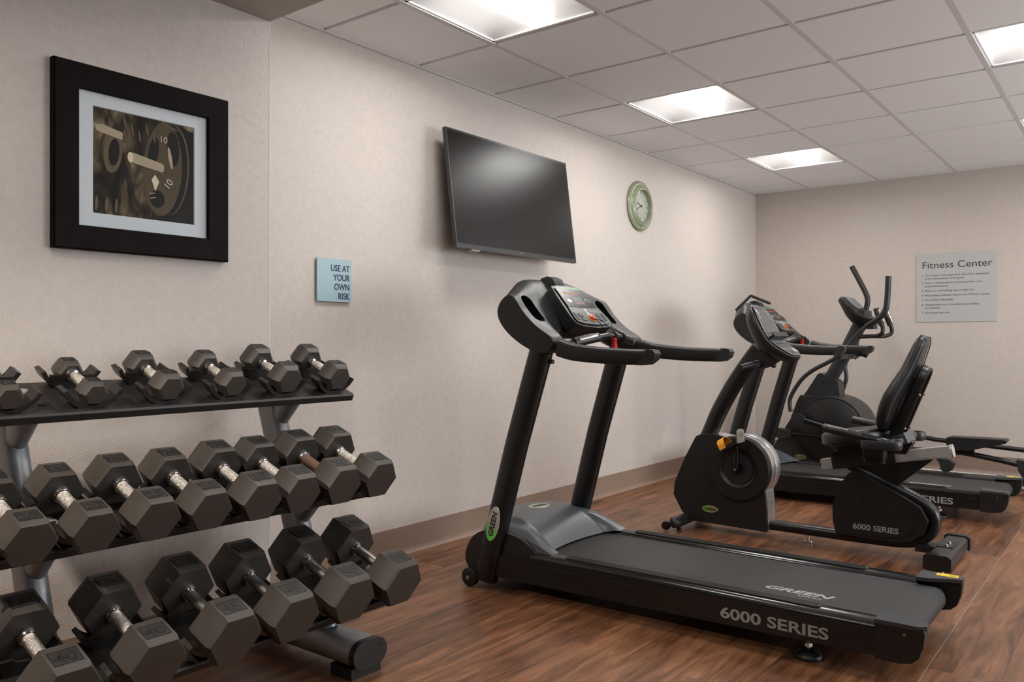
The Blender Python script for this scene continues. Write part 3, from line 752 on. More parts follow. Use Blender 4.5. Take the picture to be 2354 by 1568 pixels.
# ------------------------------------------------------------------ treadmill
def lerp(a, b, t): return a+(b-a)*t
def sstep(t): t = max(0, min(1, t)); return t*t*(3-2*t)
CY = 3.07
T0 = (-1.45, CY, 0)
def make_treadmill(label):
    t = thing('treadmill', label, 'treadmill', T0, 'treadmills facing the television wall')
    W = .34
    # side beams
    for s in (-1, 1):
        bm = bmesh.new()
        yo, yi = CY+s*W, CY+s*(W-.05)
        extr(bm, [(-2.30, .060), (-2.30, .150), (-2.05, .165), (-.66, .165), (-.66, .082), (-1.9, .062)], min(yo, yi), max(yo, yi))
        bmf = ob('side_beam', bm, 'blackpaint', t, T0, bevel=.004)
        bm = bmesh.new(); ys = CY+s*(W-.001)
        box(bm, -2.02, -.68, min(ys, ys+s*.004), max(ys, ys+s*.004), .140, .146); ob('side_groove', bm, 'black', bmf, T0, bevel=.001)
        # rounded foot rail with gripping strip
        bm = bmesh.new(); prof = []
        for q in range(11):
            a = PI*q/10; prof.append((CY+s*(W-.052)+.050*math.cos(a), .168+.020*math.sin(a)))
        prof = [(CY+s*(W-.102), .150)]+sorted(prof, key=lambda p: p[0]*s)+[(CY+s*(W-.002), .150)]
        extr(bm, prof, -2.02, -.665, 'yz'); fr = ob('foot_rail', bm, 'blackgloss', t, T0)
        bm = bmesh.new()
        slab(bm, basis((-1.36, CY+s*(W-.053), .186), (1, 0, 0), (0, 1, 0)), rrect(1.02, .048, .02), 0, .0045); gs = ob('grip_strip', bm, 'belt', fr, T0, bevel=.001, seg=1)
        bm = bmesh.new()
        for q in range(4): yy = CY+s*(W-.053)-.015+.010*q; box(bm, -1.86, -.86, yy-.0015, yy+.0015, .1903, .1915)
        ob('ridge', bm, 'ink', gs, T0, smooth=False)
    # deck + belt
    bm = bmesh.new(); box(bm, -2.2, -.68, CY-W+.05, CY+W-.05, .085, .12); ob('deck', bm, 'ink', t, T0, smooth=False)
    bm = bmesh.new(); pr = []
    zc, r = .128, .044
    for q in range(13): a = PI/2-PI*q/12; pr.append((-.615+r*math.cos(a), zc+r*math.sin(a)))
    for q in range(13): a = -PI/2-PI*q/12; pr.append((-2.15+r*math.cos(a), zc+r*math.sin(a)))
    extr(bm, pr, CY-.238, CY+.238); ob('running_belt', bm, 'belt', t, T0)
    for s in (-1, 1):
        bm = bmesh.new(); lathe(bm, [(.034, min(s*.238, s*.285)), (.034, max(s*.238, s*.285))], (-.615, CY, zc), 'y', 24); ob('roller', bm, 'steel', t, T0)
        # rear end caps
        yo, yi = CY+s*(W+.004), CY+s*(W-.105)
        bm = bmesh.new()
        prf = [(-.672, .197), (-.672, .150), (-.672, .074), (-.60, .074), (-.565, .082), (-.545, .10), (-.532, .14), (-.528, .175), (-.532, .192)]
        extr(bm, prf, min(yo, CY+s*(W-.045)), max(yo, CY+s*(W-.045))); cp = ob('rear_cap', bm, 'black', t, T0, bevel=.006)
        bm = bmesh.new()
        m4 = basis((0, 0, .186), (1, 0, 0), (0, 1, 0))
        pts = [(-.672, CY+s*(W+.006)), (-.545, CY+s*(W+.006)), (-.524, CY+s*(W-.012)), (-.526, CY+s*(W-.05)), (-.575, CY+s*(W-.066)), (-.625, CY+s*(W-.098)), (-.672, CY+s*(W-.106))]
        slab(bm, m4, pts, 0, .013); ob('cap_top', bm, 'capgrey', cp, T0, bevel=.004)
        bm = bmesh.new(); box(bm, -.5335, -.5255, CY+s*W-.022*(1 if s > 0 else 0)-.0*s, CY+s*W+.022*(1 if s < 0 else 0), .12, .19); bm.free()
        bm = bmesh.new(); lathe(bm, [(.0055, 0), (.0055, .0015)], (-.5355, CY+s*(W-.02), .130), 'x', 12); ob('bolt_hole', bm, 'ink', cp, T0)
        bm = bmesh.new(); ya = CY+s*(W+.0035); lathe(bm, [(.004, min(0, s*.0015)), (.004, max(0, s*.0015))], (-.585, ya, .166), 'y', 12); ob('screw', bm, 'steel', cp, T0)
    # yellow caution sticker on the far cap
    bm = bmesh.new(); slab(bm, basis((-.580, CY+W-.018, .1992), (1, 0, 0), (0, 1, 0)), rrect(.072, .036, .004), 0, .0004); stk = ob('caution_sticker', bm, 'stickery', t, T0, smooth=False)
    text('caution_mark', '!', .022, basis((-.588, CY+W-.026, .1998), (1, 0, 0), (0, 1, 0)), 'ink', stk, T0, ext=.0002)
    bm = bmesh.new()
    for q in range(4): box(bm, -.577, -.550, CY+W-.030+q*.007, CY+W-.0285+q*.007, .1996, .1999)
    ob('printed_lines', bm, 'ink', stk, T0, smooth=False)
    bm = bmesh.new(); box(bm, -.612, -.600, CY+W-.026, CY+W-.012, .1996, .1999); ob('printed_square', bm, 'orange', stk, T0, smooth=False)
    # lettering
    text('series_lettering', '6000 SERIES', .052, basis((-1.185, CY-W-.0006, .098), (1, 0, 0), (0, 0, 1)), 'greytext', t, T0, ext=.0005, bold=.0012, sx=1.42)
    m6 = basis((-1.105, CY-.150, .1723), (1, 0, 0), (0, 1, 0))
    text('belt_lettering', 'GREEN', .056, m6, 'greytext', t, T0, ext=.0003, bold=.0016, sx=1.35, shear=.3)
    text('belt_lettering', 'SERIES', .022, basis((-.975, CY-.176, .1723), (1, 0, 0), (0, 1, 0)), 'greytext', t, T0, ext=.0003, sx=1.4, shear=.3)
    # motor hood : dome with two shoulders
    def hood(x, v):
        av = abs(v)
        xr = -2.005+(.055 if av > .235 else 0)*sstep((av-.235)/.02)-.03*(1-sstep(av/.235))   # rear edge
        xf = -2.455+.05*sstep((av-.18)/.12)
        u = (x-xf)/(xr-xf); return u
    NX, NY = 34, 44
    bm = bmesh.new(); rows = []
    for b in range(-1, NY+2):
        v = -.305+.61*min(max(b, 0), NY)/NY; av = abs(v)
        if b < 0: v -= .006
        if b > NY: v += .006
        sh_ = sstep((av-.215)/.035)
        xr = lerp(-1.985-.025*(1-(av/.24)**2 if av < .24 else 0), -1.935+.10*(av-.24), sh_)
        xf = -2.47+.10*(av/.305)**3
        row = []
        top = lerp(.300, .268, sh_)-.025*max(0, (av-.25)/.055)**2-.012*(av/.24)**2*(1-sh_)
        groove = -.010*math.exp(-((av-.222)/.012)**2)
        for a in range(NX+1):
            u = a/NX; x = xf+(xr-xf)*u
            front = min(1, u/.34); f = math.sin(front*PI/2)**.8
            back = max(0, (u-.52)/.48); d = 1-(1-math.cos(back*PI/2))*1.0
            z = .10+(top-.10)*f
            zr = .180 if sh_ < .5 else .186
            z = zr+(z-zr)*d if u > .52 else z
            if b < 0 or b > NY: z = min(z, .150)
            row.append((x, CY+v, z+groove*(1 if .2 < u < .98 else 0)))
        rows.append(row)
    loft(bm, rows, close=False, caps=False)
    hd = ob('motor_hood', bm, 'silverpl', t, T0, recalc=True, ang=50)
    # dark skirts below the hood
    for s in (-1, 1):
        bm = bmesh.new(); yo, yi = CY+s*.325, CY+s*.29
        crv = [(p.x, p.y) for p in spline([(-2.36, .06, 0), (-2.385, .11, 0), (-2.365, .18, 0), (-2.31, .232, 0), (-2.22, .252, 0), (-2.10, .242, 0), (-2.03, .210, 0), (-1.985, .165, 0)], 4)]
        extr(bm, crv+[(-1.975, .14), (-1.975, .06)], min(yo, yi), max(yo, yi))
        ob('hood_skirt', bm, 'black', t, T0, bevel=.01)
    bm = bmesh.new(); extr(bm, [(-2.42, .05), (-2.465, .09), (-2.462, .11), (-2.42, .15), (-2.3, .15), (-2.3, .05)], CY-.235, CY+.235); ob('front_panel', bm, 'black', t, T0, bevel=.01)
    bm = bmesh.new(); ellipse_badge(bm, (-2.235, CY+.025, .3005), (.25, 1, .0), (-1, .25, .12), .062, .030); bdg = ob('badge', bm, 'badge', hd, T0)
    text('badge_lettering', 'GREEN', .027, basis((-2.226, CY+.025, .3040), (.25, 1, 0), (-1, .25, .10)), 'ink', bdg, T0, ext=.0004, align='CENTER', sx=1.0)
    bm = bmesh.new(); box(bm, -2.33, -2.24, CY-.36, CY+.36, .035, .085); ob('base_tube', bm, 'blackpaint', t, T0, bevel=.006)
    for s in (-1, 1):
        bm = bmesh.new(); yc = CY+s*.355
        pr = [(.010, -.016), (.034, -.016), (.040, -.012), (.040, .012), (.034, .016), (.010, .016)]
        lathe(bm, pr, (-2.330, yc, .042), 'y', 28); wh = ob('transport_wheel', bm, 'black', t, T0)
        bm = bmesh.new(); lathe(bm, [(.009, min(s*.014, s*.022)), (.009, max(s*.014, s*.022))], (-2.330, yc, .042), 'y', 12); ob('axle_bolt', bm, 'steel', wh, T0)
        # rear levelling foot
        yc = CY+s*.272
        bm = bmesh.new(); lathe(bm, [(.044, .0), (.046, .008), (.040, .018), (.022, .026), (.016, .032)], (-.90, yc, 0), 'z', 32); lf = ob('levelling_foot', bm, 'ink', t, T0, ang=50)
        bm = bmesh.new(); lathe(bm, [(.007, .030), (.007, .09)], (-.90, yc, 0), 'z', 12); lathe(bm, [(.014, .040), (.014, .052)], (-.90, yc, 0), 'z', 6); ob('levelling_bolt', bm, 'chrome', lf, T0)
        # uprights
        bm = bmesh.new()
        yb, yt = CY+s*.330, CY+s*.318
        sweep(bm, [(-2.262, yb, .04), (-2.205, yb, .25), (-2.10, (yb+yt)/2, .63), (-1.975, yt, 1.03)], .036, .052, n=28, up=(0, 1, 0), power=2.5)
        up_ = ob('upright', bm, 'blackpaint', t, T0)
        for q in ((-2.030, .998), (-1.925, .985)):
            bm = bmesh.new(); lathe(bm, [(.007, -.012), (.009, -.004), (.009, .010)], (q[0], yt, q[1]), 'x', 12); ob('bolt', bm, 'ink', up_, T0)
        if s < 0:
            bm = bmesh.new(); c = (-2.193, yb-.0365, .292)
            ellipse_badge(bm, c, (.262, 0, .965), (-.965, 0, .262), .078, .033, t=.0025)
            bdg = ob('badge', bm, 'badge', up_, T0)
            bm = bmesh.new(); d = Vector((.262, 0, .965)); n_ = Vector((-.965, 0, .262)); pts = []
            m4 = basis(Vector(c)-Vector((0, .0026, 0)), d, n_)
            arc = [(.076*math.cos(a), .031*math.sin(a)) for a in [rad(v) for v in range(95, 256, 10)]]
            arc2 = [(.060*math.cos(a)+.006, .020*math.sin(a)) for a in [rad(v) for v in range(255, 94, -10)]]
            slab(bm, m4, arc+arc2, 0, .0006); ob('badge_green', bm, 'green', bdg, T0, smooth=False)
            text('badge_lettering', 'GREEN', .036, m4 @ Matrix.Translation((0, -.012, .0008)), 'ink', bdg, T0, ext=.0004, align='CENTER', bold=.0008, sx=.98)
    # console shell : lofted across the width
    outer = [(-1.862, 1.078), (-1.93, 1.108), (-1.99, 1.150), (-2.045, 1.205), (-2.075, 1.255), (-2.105, 1.272), (-2.150, 1.245), (-2.178, 1.195), (-2.150, 1.135), (-2.085, 1.078), (-1.998, 1.030), (-1.905, 1.003)]
    inner = [(-1.975, 1.115), (-2.00, 1.150), (-2.045, 1.205), (-2.085, 1.26), (-2.125, 1.315), (-2.170, 1.352), (-2.225, 1.345), (-2.235, 1.28), (-2.20, 1.20), (-2.15, 1.13), (-2.08, 1.085), (-2.00, 1.070)]
    loops = []
    VS = [-.3725, -.3722, -.371, -.350, -.33, -.31, -.29, -.27, -.25, -.22, -.18, -.12, -.06, 0]
    VS = VS+[-v for v in VS[:-1]][::-1]
    for v in VS:
        av = abs(v); w = max(0, min(1, (.362-av)/.20)); wr = 1-sstep((av-.22)/.075)
        lp = []
        for k, (a, b) in enumerate(zip(outer, inner)):
            ww = wr if k in (0, 1, 10, 11) else w
            p = [lerp(a[0], b[0], ww), lerp(a[1], b[1], ww)]
            if av > .372:   # soft outer edge
                c = (-2.02, 1.13); p = [lerp(p[0], c[0], .10 if av > .3724 else .03), lerp(p[1], c[1], .10 if av > .3724 else .03)]
            lp.append((p[0], CY+v, p[1]))
        loops.append(lp)
    bm = bmesh.new(); loft(bm, loops); cs = subsurf(ob('console', bm, 'black', t, T0, ang=180), 2)
    # cup holders: pockets cut into each wing
    bpy.context.view_layer.update()
    me = bpy.data.meshes.new_from_object(cs.evaluated_get(bpy.context.evaluated_depsgraph_get())); cs.modifiers.clear(); cs.data = me
    for s in (-1, 1):
        m4 = basis((-2.022, CY+s*.293, 1.218), (0, 1, 0), Vector((-.128, 0, .165)).normalized())
        bm = bmesh.new(); slab(bm, m4, rrect(.072, .150, .034, 8), -.060, .12); cut = ob('cutter', bm, 'blackgloss', t, T0, ang=60)
        md = cs.modifiers.new('b', 'BOOLEAN'); md.operation = 'DIFFERENCE'; md.object = cut; md.solver = 'EXACT'; md.material_mode = 'TRANSFER'
        bpy.context.view_layer.update()
        me = bpy.data.meshes.new_from_object(cs.evaluated_get(bpy.context.evaluated_depsgraph_get())); cs.modifiers.clear(); cs.data = me
        bpy.data.objects.remove(cut)
    cs.data.set_sharp_from_angle(angle=rad(55))
    # handrails
    for s in (-1, 1):
        path = spline([(-1.865, CY+s*.338, 1.042), (-1.80, CY+s*.342, 1.026), (-1.70, CY+s*.345, 1.016), (-1.58, CY+s*.345, 1.010), (-1.475, CY+s*.345, 1.009)], 5)
        sc = [lerp(1.0, .82, k/(len(path)-1)) for k in range(len(path))]
        bm = bmesh.new(); sweep(bm, path, .028, .036, n=24, up=(0, 1, 0), power=3.4, scale=sc); ob('handrail', bm, 'black', t, T0)
        bm = bmesh.new(); e = path[-1]
        extr(bm, [(e.x-.004, e.z-.030), (e.x-.030, e.z-.030), (e.x+.018, e.z+.029), (e.x+.040, e.z+.027), (e.x+.050, e.z+.014), (e.x+.042, e.z-.010), (e.x+.018, e.z-.027)], e.y-.0238, e.y+.0238)
        ob('handrail_tip', bm, 'charcoal', t, T0, bevel=.006)
    # cross bar with pulse grips
    bar = spline([(-1.905, CY-.30, 1.050), (-1.870, CY-.235, 1.062), (-1.842, CY-.12, 1.082), (-1.832, CY, 1.092), (-1.842, CY+.12, 1.084), (-1.870, CY+.235, 1.068), (-1.905, CY+.30, 1.055)], 6)
    bm = bmesh.new(); sweep(bm, bar, .0135, n=16, up=(1, 0, 0)); cb_ = ob('cross_bar', bm, 'blackgloss', t, T0)
    for s in (-1, 1):
        seg_ = [p for p in bar if .085 < (p.y-CY)*s < .235]
        bm = bmesh.new(); sweep(bm, seg_, .0205, n=16, up=(1, 0, 0)); gp = ob('pulse_grip', bm, 'black', cb_, T0)
        for q in (.6, 2.1):
            bm = bmesh.new(); sweep(bm, [p+Vector((.0165*math.cos(q), 0, .0165*math.sin(q))) for p in seg_[1:-1]], .006, n=10, up=(1, 0, 0)); ob('pulse_plate', bm, 'steel', gp, T0)
        bm = bmesh.new(); pp = [p for p in bar if .02 < (p.y-CY)*s < .06]
    bm = bmesh.new(); sweep(bm, [p for p in bar if .005 < (p.y-CY) < .05], .0185, n=16, up=(1, 0, 0)); ob('rubber_ring', bm, 'ink', cb_, T0)
    # instrument pod
    sl = Vector((-.150, 0, .158)).normalized()
    m4 = basis((-2.002, CY, 1.222), (0, 1, 0), sl)
    bm = bmesh.new()
    out = [(-.150, -.118), (-.10, -.135), (0, -.142), (.10, -.135), (.150, -.118), (.155, -.08), (.128, .06), (.112, .112), (.06, .122), (-.06, .122), (-.112, .112), (-.128, .06), (-.155, -.08)]
    slab(bm, m4, out, -.045, .012); pod = ob('instrument_pod', bm, 'black', t, T0, bevel=.007)
    bm = bmesh.new(); slab(bm, m4, [(-.118, -.02), (.118, -.02), (.100, .100), (.05, .107), (-.05, .107), (-.100, .100)], .016, .0175); ds = ob('display', bm, 'display', pod, T0, smooth=False)
    bm = bmesh.new(); slab(bm, m4, [(-.134, -.108), (-.09, -.121), (.0, -.127), (.09, -.121), (.134, -.108), (.136, -.085), (.119, -.022), (-.119, -.022), (-.136, -.085)], .016, .0172); kp = ob('keypad', bm, 'keypad', pod, T0, smooth=False)
    text('display_digits', '00:1:0155001 12', .021, m4 @ Matrix.Translation((0, .062, .0178)), 'led', ds, T0, ext=.0002, align='CENTER', sx=.95)
    bm = bmesh.new(); slab(bm, m4, [(-.032, .0), (.045, .0), (.045, .042), (-.032, .042)], .0175, .0178); ob('matrix_window', bm, 'keydark', ds, T0, smooth=False)
    bm = bmesh.new(); slab(bm, m4, [(-.03, .0), (.043, .0), (.043, .004), (-.03, .004)], .0179, .0181); ob('matrix_bar', bm, 'led', ds, T0, smooth=False)
    bm = bmesh.new(); slab(bm, m4, [(-.118, .102), (-.05, .108), (.05, .108), (.118, .102), (.10, .096), (-.10, .096)], .0175, .0178); ob('green_trim', bm, 'keygreen', ds, T0, smooth=False)
    bm = bmesh.new(); slab(bm, m4, el(-.068, .018, .017, .010), .0176, .0180); ob('badge', bm, 'badge', ds, T0, smooth=False)
    bm = bmesh.new()
    for q in range(7):
        a = rad(-30+40*q); slab(bm, m4, el(.078+.017*math.cos(a), .020+.014*math.sin(a), .0035, .003, n=8), .0176, .0179)
    ob('track_graphic', bm, 'whitepr', ds, T0, smooth=False)
    for kx, ky, w_, h_ in ((-.112, -.078, .014, .045), (.112, -.078, .014, .045), (-.075, -.070, .034, .018), (-.070, -.096, .034, .018), (.070, -.070, .034, .018), (.072, -.096, .034, .018)):
        bm = bmesh.new(); slab(bm, m4, rrect(w_, h_, .003, 3, kx, ky), .0172, .0200); ob('key', bm, 'keydark', kp, T0, bevel=.0008, seg=1)
    bm = bmesh.new()
    for q in range(10): slab(bm, m4, rrect(.0025, .008, .001, 2, -.095+q*.0075, -.042), .0172, .0176); slab(bm, m4, rrect(.0025, .008, .001, 2, .027+q*.0075, -.042), .0172, .0176)
    for kx, ky in ((-.085, -.030), (.085, -.030), (-.112, -.052), (.112, -.052)): pass
    slab(bm, m4, el(0, -.038, .013, .009), .0172, .0176); slab(bm, m4, el(0, -.058, .012, .008), .0172, .0176)
    ob('printed_marks', bm, 'whitepr', kp, T0, smooth=False)
    bm = bmesh.new()
    for kx, ky in ((-.085, -.030), (.085, -.030), (-.108, -.051), (.108, -.051)): slab(bm, m4, rrect(.022, .006, .001, 2, kx, ky), .0172, .0176)
    ob('green_marks', bm, 'keygreen', kp, T0, smooth=False)
    bm = bmesh.new(); slab(bm, m4, el(0, -.088, .024, .020), .0172, .0200); yr = ob('stop_ring', bm, 'yellow', kp, T0, smooth=False)
    bm = bmesh.new()
    lo = [[tuple(m4 @ Vector((x*k, (y+.088)*k-.088, h))) for x, y in el(0, -.088, .020, .017)] for k, h in ((1, .018), (1, .024), (.85, .0275), (.4, .029))]
    loft(bm, lo); sb = ob('stop_button', bm, 'stopred', kp, T0)
    cord = spline([tuple(m4 @ Vector((0, -.100, .028))), tuple(m4 @ Vector((.008, -.130, .045))), (-1.86, CY+.03, 1.13), (-1.826, CY+.02, 1.114)], 6)
    bm = bmesh.new(); sweep(bm, cord, .0018, n=8); ob('safety_cord', bm, 'ink', sb, T0)
    cord = spline([tuple(m4 @ Vector((0, -.100, .028))), tuple(m4 @ Vector((.02, -.145, .02))), (-1.925, CY+.02, 1.085), (-1.95, CY+.0, 1.07)], 6)
    bm = bmesh.new(); sweep(bm, cord, .0018, n=8); ob('safety_cord', bm, 'ink', sb, T0)
    # red safety clip hanging on the bar
    bm = bmesh.new()
    for a in (-8, 12):
        m7 = Matrix.Translation((-1.815, CY-.002, 1.071)) @ Matrix.Rotation(rad(a), 4, 'X')
        vs = []
        slab(bm, m7 @ basis((0, 0, 0), (0, 1, 0), (0, 0, 1)), [(-.007, .012), (.007, .012), (.009, -.040), (-.003, -.040)], -.008, .008)
    ob('safety_clip', bm, 'red', sb, T0, bevel=.002)
    # ventilation hood on top
    bm = bmesh.new()
    extr(bm, [(-2.195, 1.325), (-2.185, 1.356), (-2.150, 1.364), (-2.120, 1.352), (-2.092, 1.303), (-2.11, 1.28)], CY-.030, CY+.045); vt = ob('fan_vent', bm, 'charcoal', t, T0, bevel=.007)
    sv = Vector((-2.150-(-2.092), 0, 1.380-1.325)).normalized()
    mv = basis((-2.1055, CY+.0075, 1.3270), (0, 1, 0), Vector((-.028, 0, .043)))
    bm = bmesh.new()
    for q in range(5): slab(bm, mv, [(-.029, -.019+q*.0098), (.029, -.019+q*.0098), (.029, -.0145+q*.0098), (-.029, -.0145+q*.0098)], .0, .0016)
    ob('vent_slots', bm, 'ink', vt, T0, smooth=False)
    return t
tm1 = make_treadmill('black treadmill nearest the camera, in front of the television, grey motor hood')
tm2 = copy_tree(tm1)
tm2.location = Vector(T0)+Vector((-.09, 2.725, 0))
tm2['label'] = 'black treadmill farther back, standing between the recumbent bike and the elliptical'
T2 = tuple(tm2.location)
# folded reading rack on the second treadmill
def kid(o, nm, k=0): return [c for c in o.children if c.name.split('.')[0] == nm][k]
bm = bmesh.new(); y = CY+2.725
sweep(bm, [(-2.265, y-.31, 1.285), (-2.16, y-.30, 1.385)], .006, .010, n=8); sweep(bm, [(-2.16, y-.30, 1.385), (-2.09, y-.12, 1.335)], .006, .010, n=8)
ob('reading_rack', bm, 'charcoal', tm2, T2)

# ------------------------------------------------------------------ recumbent bike
BY = 4.40
b0 = (-1.4, BY, 0)
bk = thing('recumbent_bike', 'black recumbent exercise bike with grey disc and padded seat between the two treadmills', 'exercise bike', b0)
def shrink(pts, d, c): return [(c[0]+(p[0]-c[0])*d, c[1]+(p[1]-c[1])*d) for p in pts]
body = [(-2.020, .530), (-1.990, .542), (-1.906, .545), (-1.80, .53), (-1.63, .33), (-1.622, .241), (-1.612, .150), (-1.610, .041), (-2.030, .048), (-2.105, .090), (-2.160, .185), (-2.150, .26), (-2.09, .40)]
bm = bmesh.new(); extr(bm, body, BY-.08, BY-.058); sc_ = ob('side_cover', bm, 'black', bk, b0, bevel=.008)
bm = bmesh.new(); extr(bm, shrink(body, .97, (-1.85, .3)), BY+.060, BY+.08); ob('side_cover', bm, 'black', bk, b0, bevel=.006)
bm = bmesh.new(); extr(bm, shrink(body, .992, (-1.85, .3)), BY-.059, BY+.062); cr = ob('core_band', bm, 'rim', bk, b0, bevel=.003)
dc = (-1.768, BY, .370)
bm = bmesh.new(); lathe(bm, [(.178, -.060), (.1795, -.055), (.1795, .004), (.1785, .006), (.1795, .008), (.1795, .070), (.172, .082)], dc, 'y', 80); ob('disc_rim', bm, 'rim', bk, b0)
for s in (-1, 1):
    bm = bmesh.new(); pr = [(.17 if s > 0 else .176, s*.050), (.17 if s > 0 else .1805, s*.060), (.17 if s > 0 else .1805, s*.086), (.165 if s > 0 else .172, s*.096), (.108, s*.096), (.103, s*.084), (.086, s*.080), (.085, s*.083), (.02, s*.083)]
    lathe(bm, pr if s > 0 else pr[::-1], dc, 'y', 80); dk = ob('disc_cover', bm, 'black', bk, b0, ang=30)
    bm = bmesh.new(); lathe(bm, [(.084, min(s*.0832, s*.085)), (.084, max(s*.0832, s*.085))], dc, 'y', 64); ob('disc_inset', bm, 'charcoal', dk, b0)
    bm = bmesh.new(); lathe(bm, [(.105, s*.0965), (.105, s*.0975), (.088, s*.0835), (.088, s*.0825)], dc, 'y', 64, closed=True); ob('disc_ring', bm, 'charcoal', dk, b0)
    bm = bmesh.new(); lathe(bm, [(.030, min(s*.085, s*.092)), (.024, max(s*.085, s*.098))], dc, 'y', 32); ob('hub', bm, 'blackgloss', dk, b0)
# cranks and pedals
for s in (-1, 1):
    a = rad(88) if s < 0 else rad(268)
    e = (dc[0]+.125*math.cos(a), dc[2]+.125*math.sin(a)); yy = BY+s*.118
    bm = bmesh.new(); sweep(bm, [(dc[0], yy, dc[2]), (dc[0]+.06*math.cos(a), yy, dc[2]+.06*math.sin(a)), (e[0], BY+s*.124, e[1])], .009, .012, n=12, up=(0, 1, 0), scale=[1.2, 1, .9]); lathe(bm, [(.016, -.012), (.016, .012)], (dc[0], yy, dc[2]), 'y', 16)
    ck = ob('crank_arm', bm, 'blackgloss', bk, b0)
    bm = bmesh.new(); lathe(bm, [(.008, -.03), (.008, .03)], (dc[0], BY+s*.105, dc[2]), 'y', 16); ob('crank_axle', bm, 'steel', ck, b0)
    yp = BY+s*.185
    bm = bmesh.new(); mp_ = Matrix.Translation((e[0], yp, e[1]+.012)) @ Matrix.Rotation(rad(-32 if s < 0 else 20), 4, 'Y')
    slab(bm, mp_, [(-.075, -.05), (.055, -.05), (.055, .05), (-.075, .05), (-.095, .02), (-.095, -.02)], -.010, .010)
    pd = ob('pedal', bm, 'black', ck, b0, bevel=.004)
    bm = bmesh.new(); mh = mp_ @ Matrix.Translation((.060, 0, .0)) @ Matrix.Rotation(rad(-62), 4, 'Y')
    slab(bm, mh, [(-.012, -.050), (.050, -.046), (.060, -.02), (.060, .02), (.050, .046), (-.012, .050)], -.003, .003); hp = ob('heel_plate', bm, 'steel', bk, b0, bevel=.001, seg=1)
    bm = bmesh.new()
    for q in (-.014, .014): slab(bm, mh, rrect(.026, .006, .003, 3, .028, q), -.0036, .0036)
    ob('slot', bm, 'ink', hp, b0, smooth=False)
    bm = bmesh.new(); pth = []
    for q in range(11):
        th2 = PI*q/10; pth.append(mp_ @ Vector((-.03, -.054*math.cos(th2), .002+.056*math.sin(th2)**.8)))
    rg = []
    for p_ in pth:
        rg.append([tuple(p_+(mp_.to_3x3() @ Vector((dx, 0, 0)))+(mp_.to_3x3() @ Vector((0, 0, dz)))) for dx, dz in ((-.020, -.0015), (.020, -.0015), (.020, .0015), (-.020, .0015))])
    loft(bm, rg); ob('pedal_strap', bm, 'yellow', bk, b0, smooth=False)
# badge + upright column
bm = bmesh.new(); ellipse_badge(bm, (-1.935, BY-.0802, .126), (1, 0, 0), (0, 0, 1), .047, .020); bdg = ob('badge', bm, 'badgegold', sc_, b0)
bm = bmesh.new(); m4 = basis((-1.935, BY-.0832, .126), (1, 0, 0), (0, 0, 1)); slab(bm, m4, [(.045*math.cos(rad(v)), .0185*math.sin(rad(v))) for v in range(90, 271, 12)]+[(.02*math.cos(rad(v))-.004, .012*math.sin(rad(v))) for v in range(270, 89, -12)], 0, .0004); ob('badge_green', bm, 'green', bdg, b0, smooth=False)
text('badge_lettering', 'GREEN', .021, m4 @ Matrix.Translation((0, -.007, .0005)), 'ink', bdg, b0, ext=.0003, align='CENTER', bold=.0004, sx=1.15)
for q in ((-1.655, .225), (-1.70, .062), (-1.985, .075)):
    bm = bmesh.new(); lathe(bm, [(.007, -.001), (.007, 0)], (q[0], BY-.0795, q[1]), 'y', 12); ob('screw_hole', bm, 'ink', sc_, b0)
mast = spline([(-2.03, BY, .42), (-1.975, BY, .535), (-1.915, BY, .67), (-1.83, BY, .82), (-1.745, BY, .945), (-1.68, BY, 1.03)], 5)
bm = bmesh.new(); sweep(bm, mast, .038, .046, n=24, up=(0, 1, 0), power=2.3); ob('mast', bm, 'blackpaint', bk, b0)
# console: spoon-shaped pod, lofted along its length
cons = [(-1.722, 1.258, .035, .012), (-1.700, 1.250, .085, .030), (-1.678, 1.225, .115, .040), (-1.655, 1.185, .134, .044), (-1.628, 1.130, .137, .046), (-1.600, 1.080, .132, .046), (-1.565, 1.045, .128, .042), (-1.530, 1.020, .120, .036), (-1.498, .997, .098, .028), (-1.478, .984, .065, .018), (-1.468, .979, .030, .010)]
bm = bmesh.new(); lo = []
for k, (x, z, hw, dp) in enumerate(cons):
    a = cons[max(0, k-1)]; b = cons[min(len(cons)-1, k+1)]
    tt = Vector((b[0]-a[0], 0, b[1]-a[1])).normalized(); nn = Vector((-tt.z, 0, tt.x)); 
    if nn.x < 0 and nn.z < 0: nn = -nn
    lp = []
    for q in range(24):
        an = 2*PI*q/24; c, s_ = math.cos(an), math.sin(an)
        cc = math.copysign(abs(c)**.7, c)
        h = (.010*abs(s_)**.5 if s_ > 0 else -dp*1.75*abs(s_)**.8)
        p_ = Vector((x, BY+cc*hw, z))+nn*h
        lp.append(tuple(p_))
    lo.append(lp)
loft(bm, lo); cn = ob('console', bm, 'black', bk, b0, ang=60)
def face_strip(nm, k0_, k1_, wf, h, m, parent):
    bm = bmesh.new(); rows = []
    pts = spline([(c[0], BY, c[1]) for c in cons], 4); ws = spline([(c[2], 0, 0) for c in cons], 4)
    i0, i1 = int(k0_*4), int(k1_*4)
    for i in range(i0, i1+1):
        tt = (pts[min(i+1, len(pts)-1)]-pts[max(i-1, 0)]).normalized(); nn = Vector((-tt.z, 0, tt.x))
        w_ = ws[i].x*wf
        p0 = pts[i]+nn*(h)
        rows.append([(p0.x, BY-w_, p0.z), (p0.x, BY+w_, p0.z)])
    loft(bm, rows, close=False, caps=False); return ob(nm, bm, m, parent, b0)
ff = face_strip('face_plate', .7, 9.4, .86, .0125, 'bikeface', cn)
face_strip('display', 1.6, 4.6, .62, .0135, 'keypad', cn)
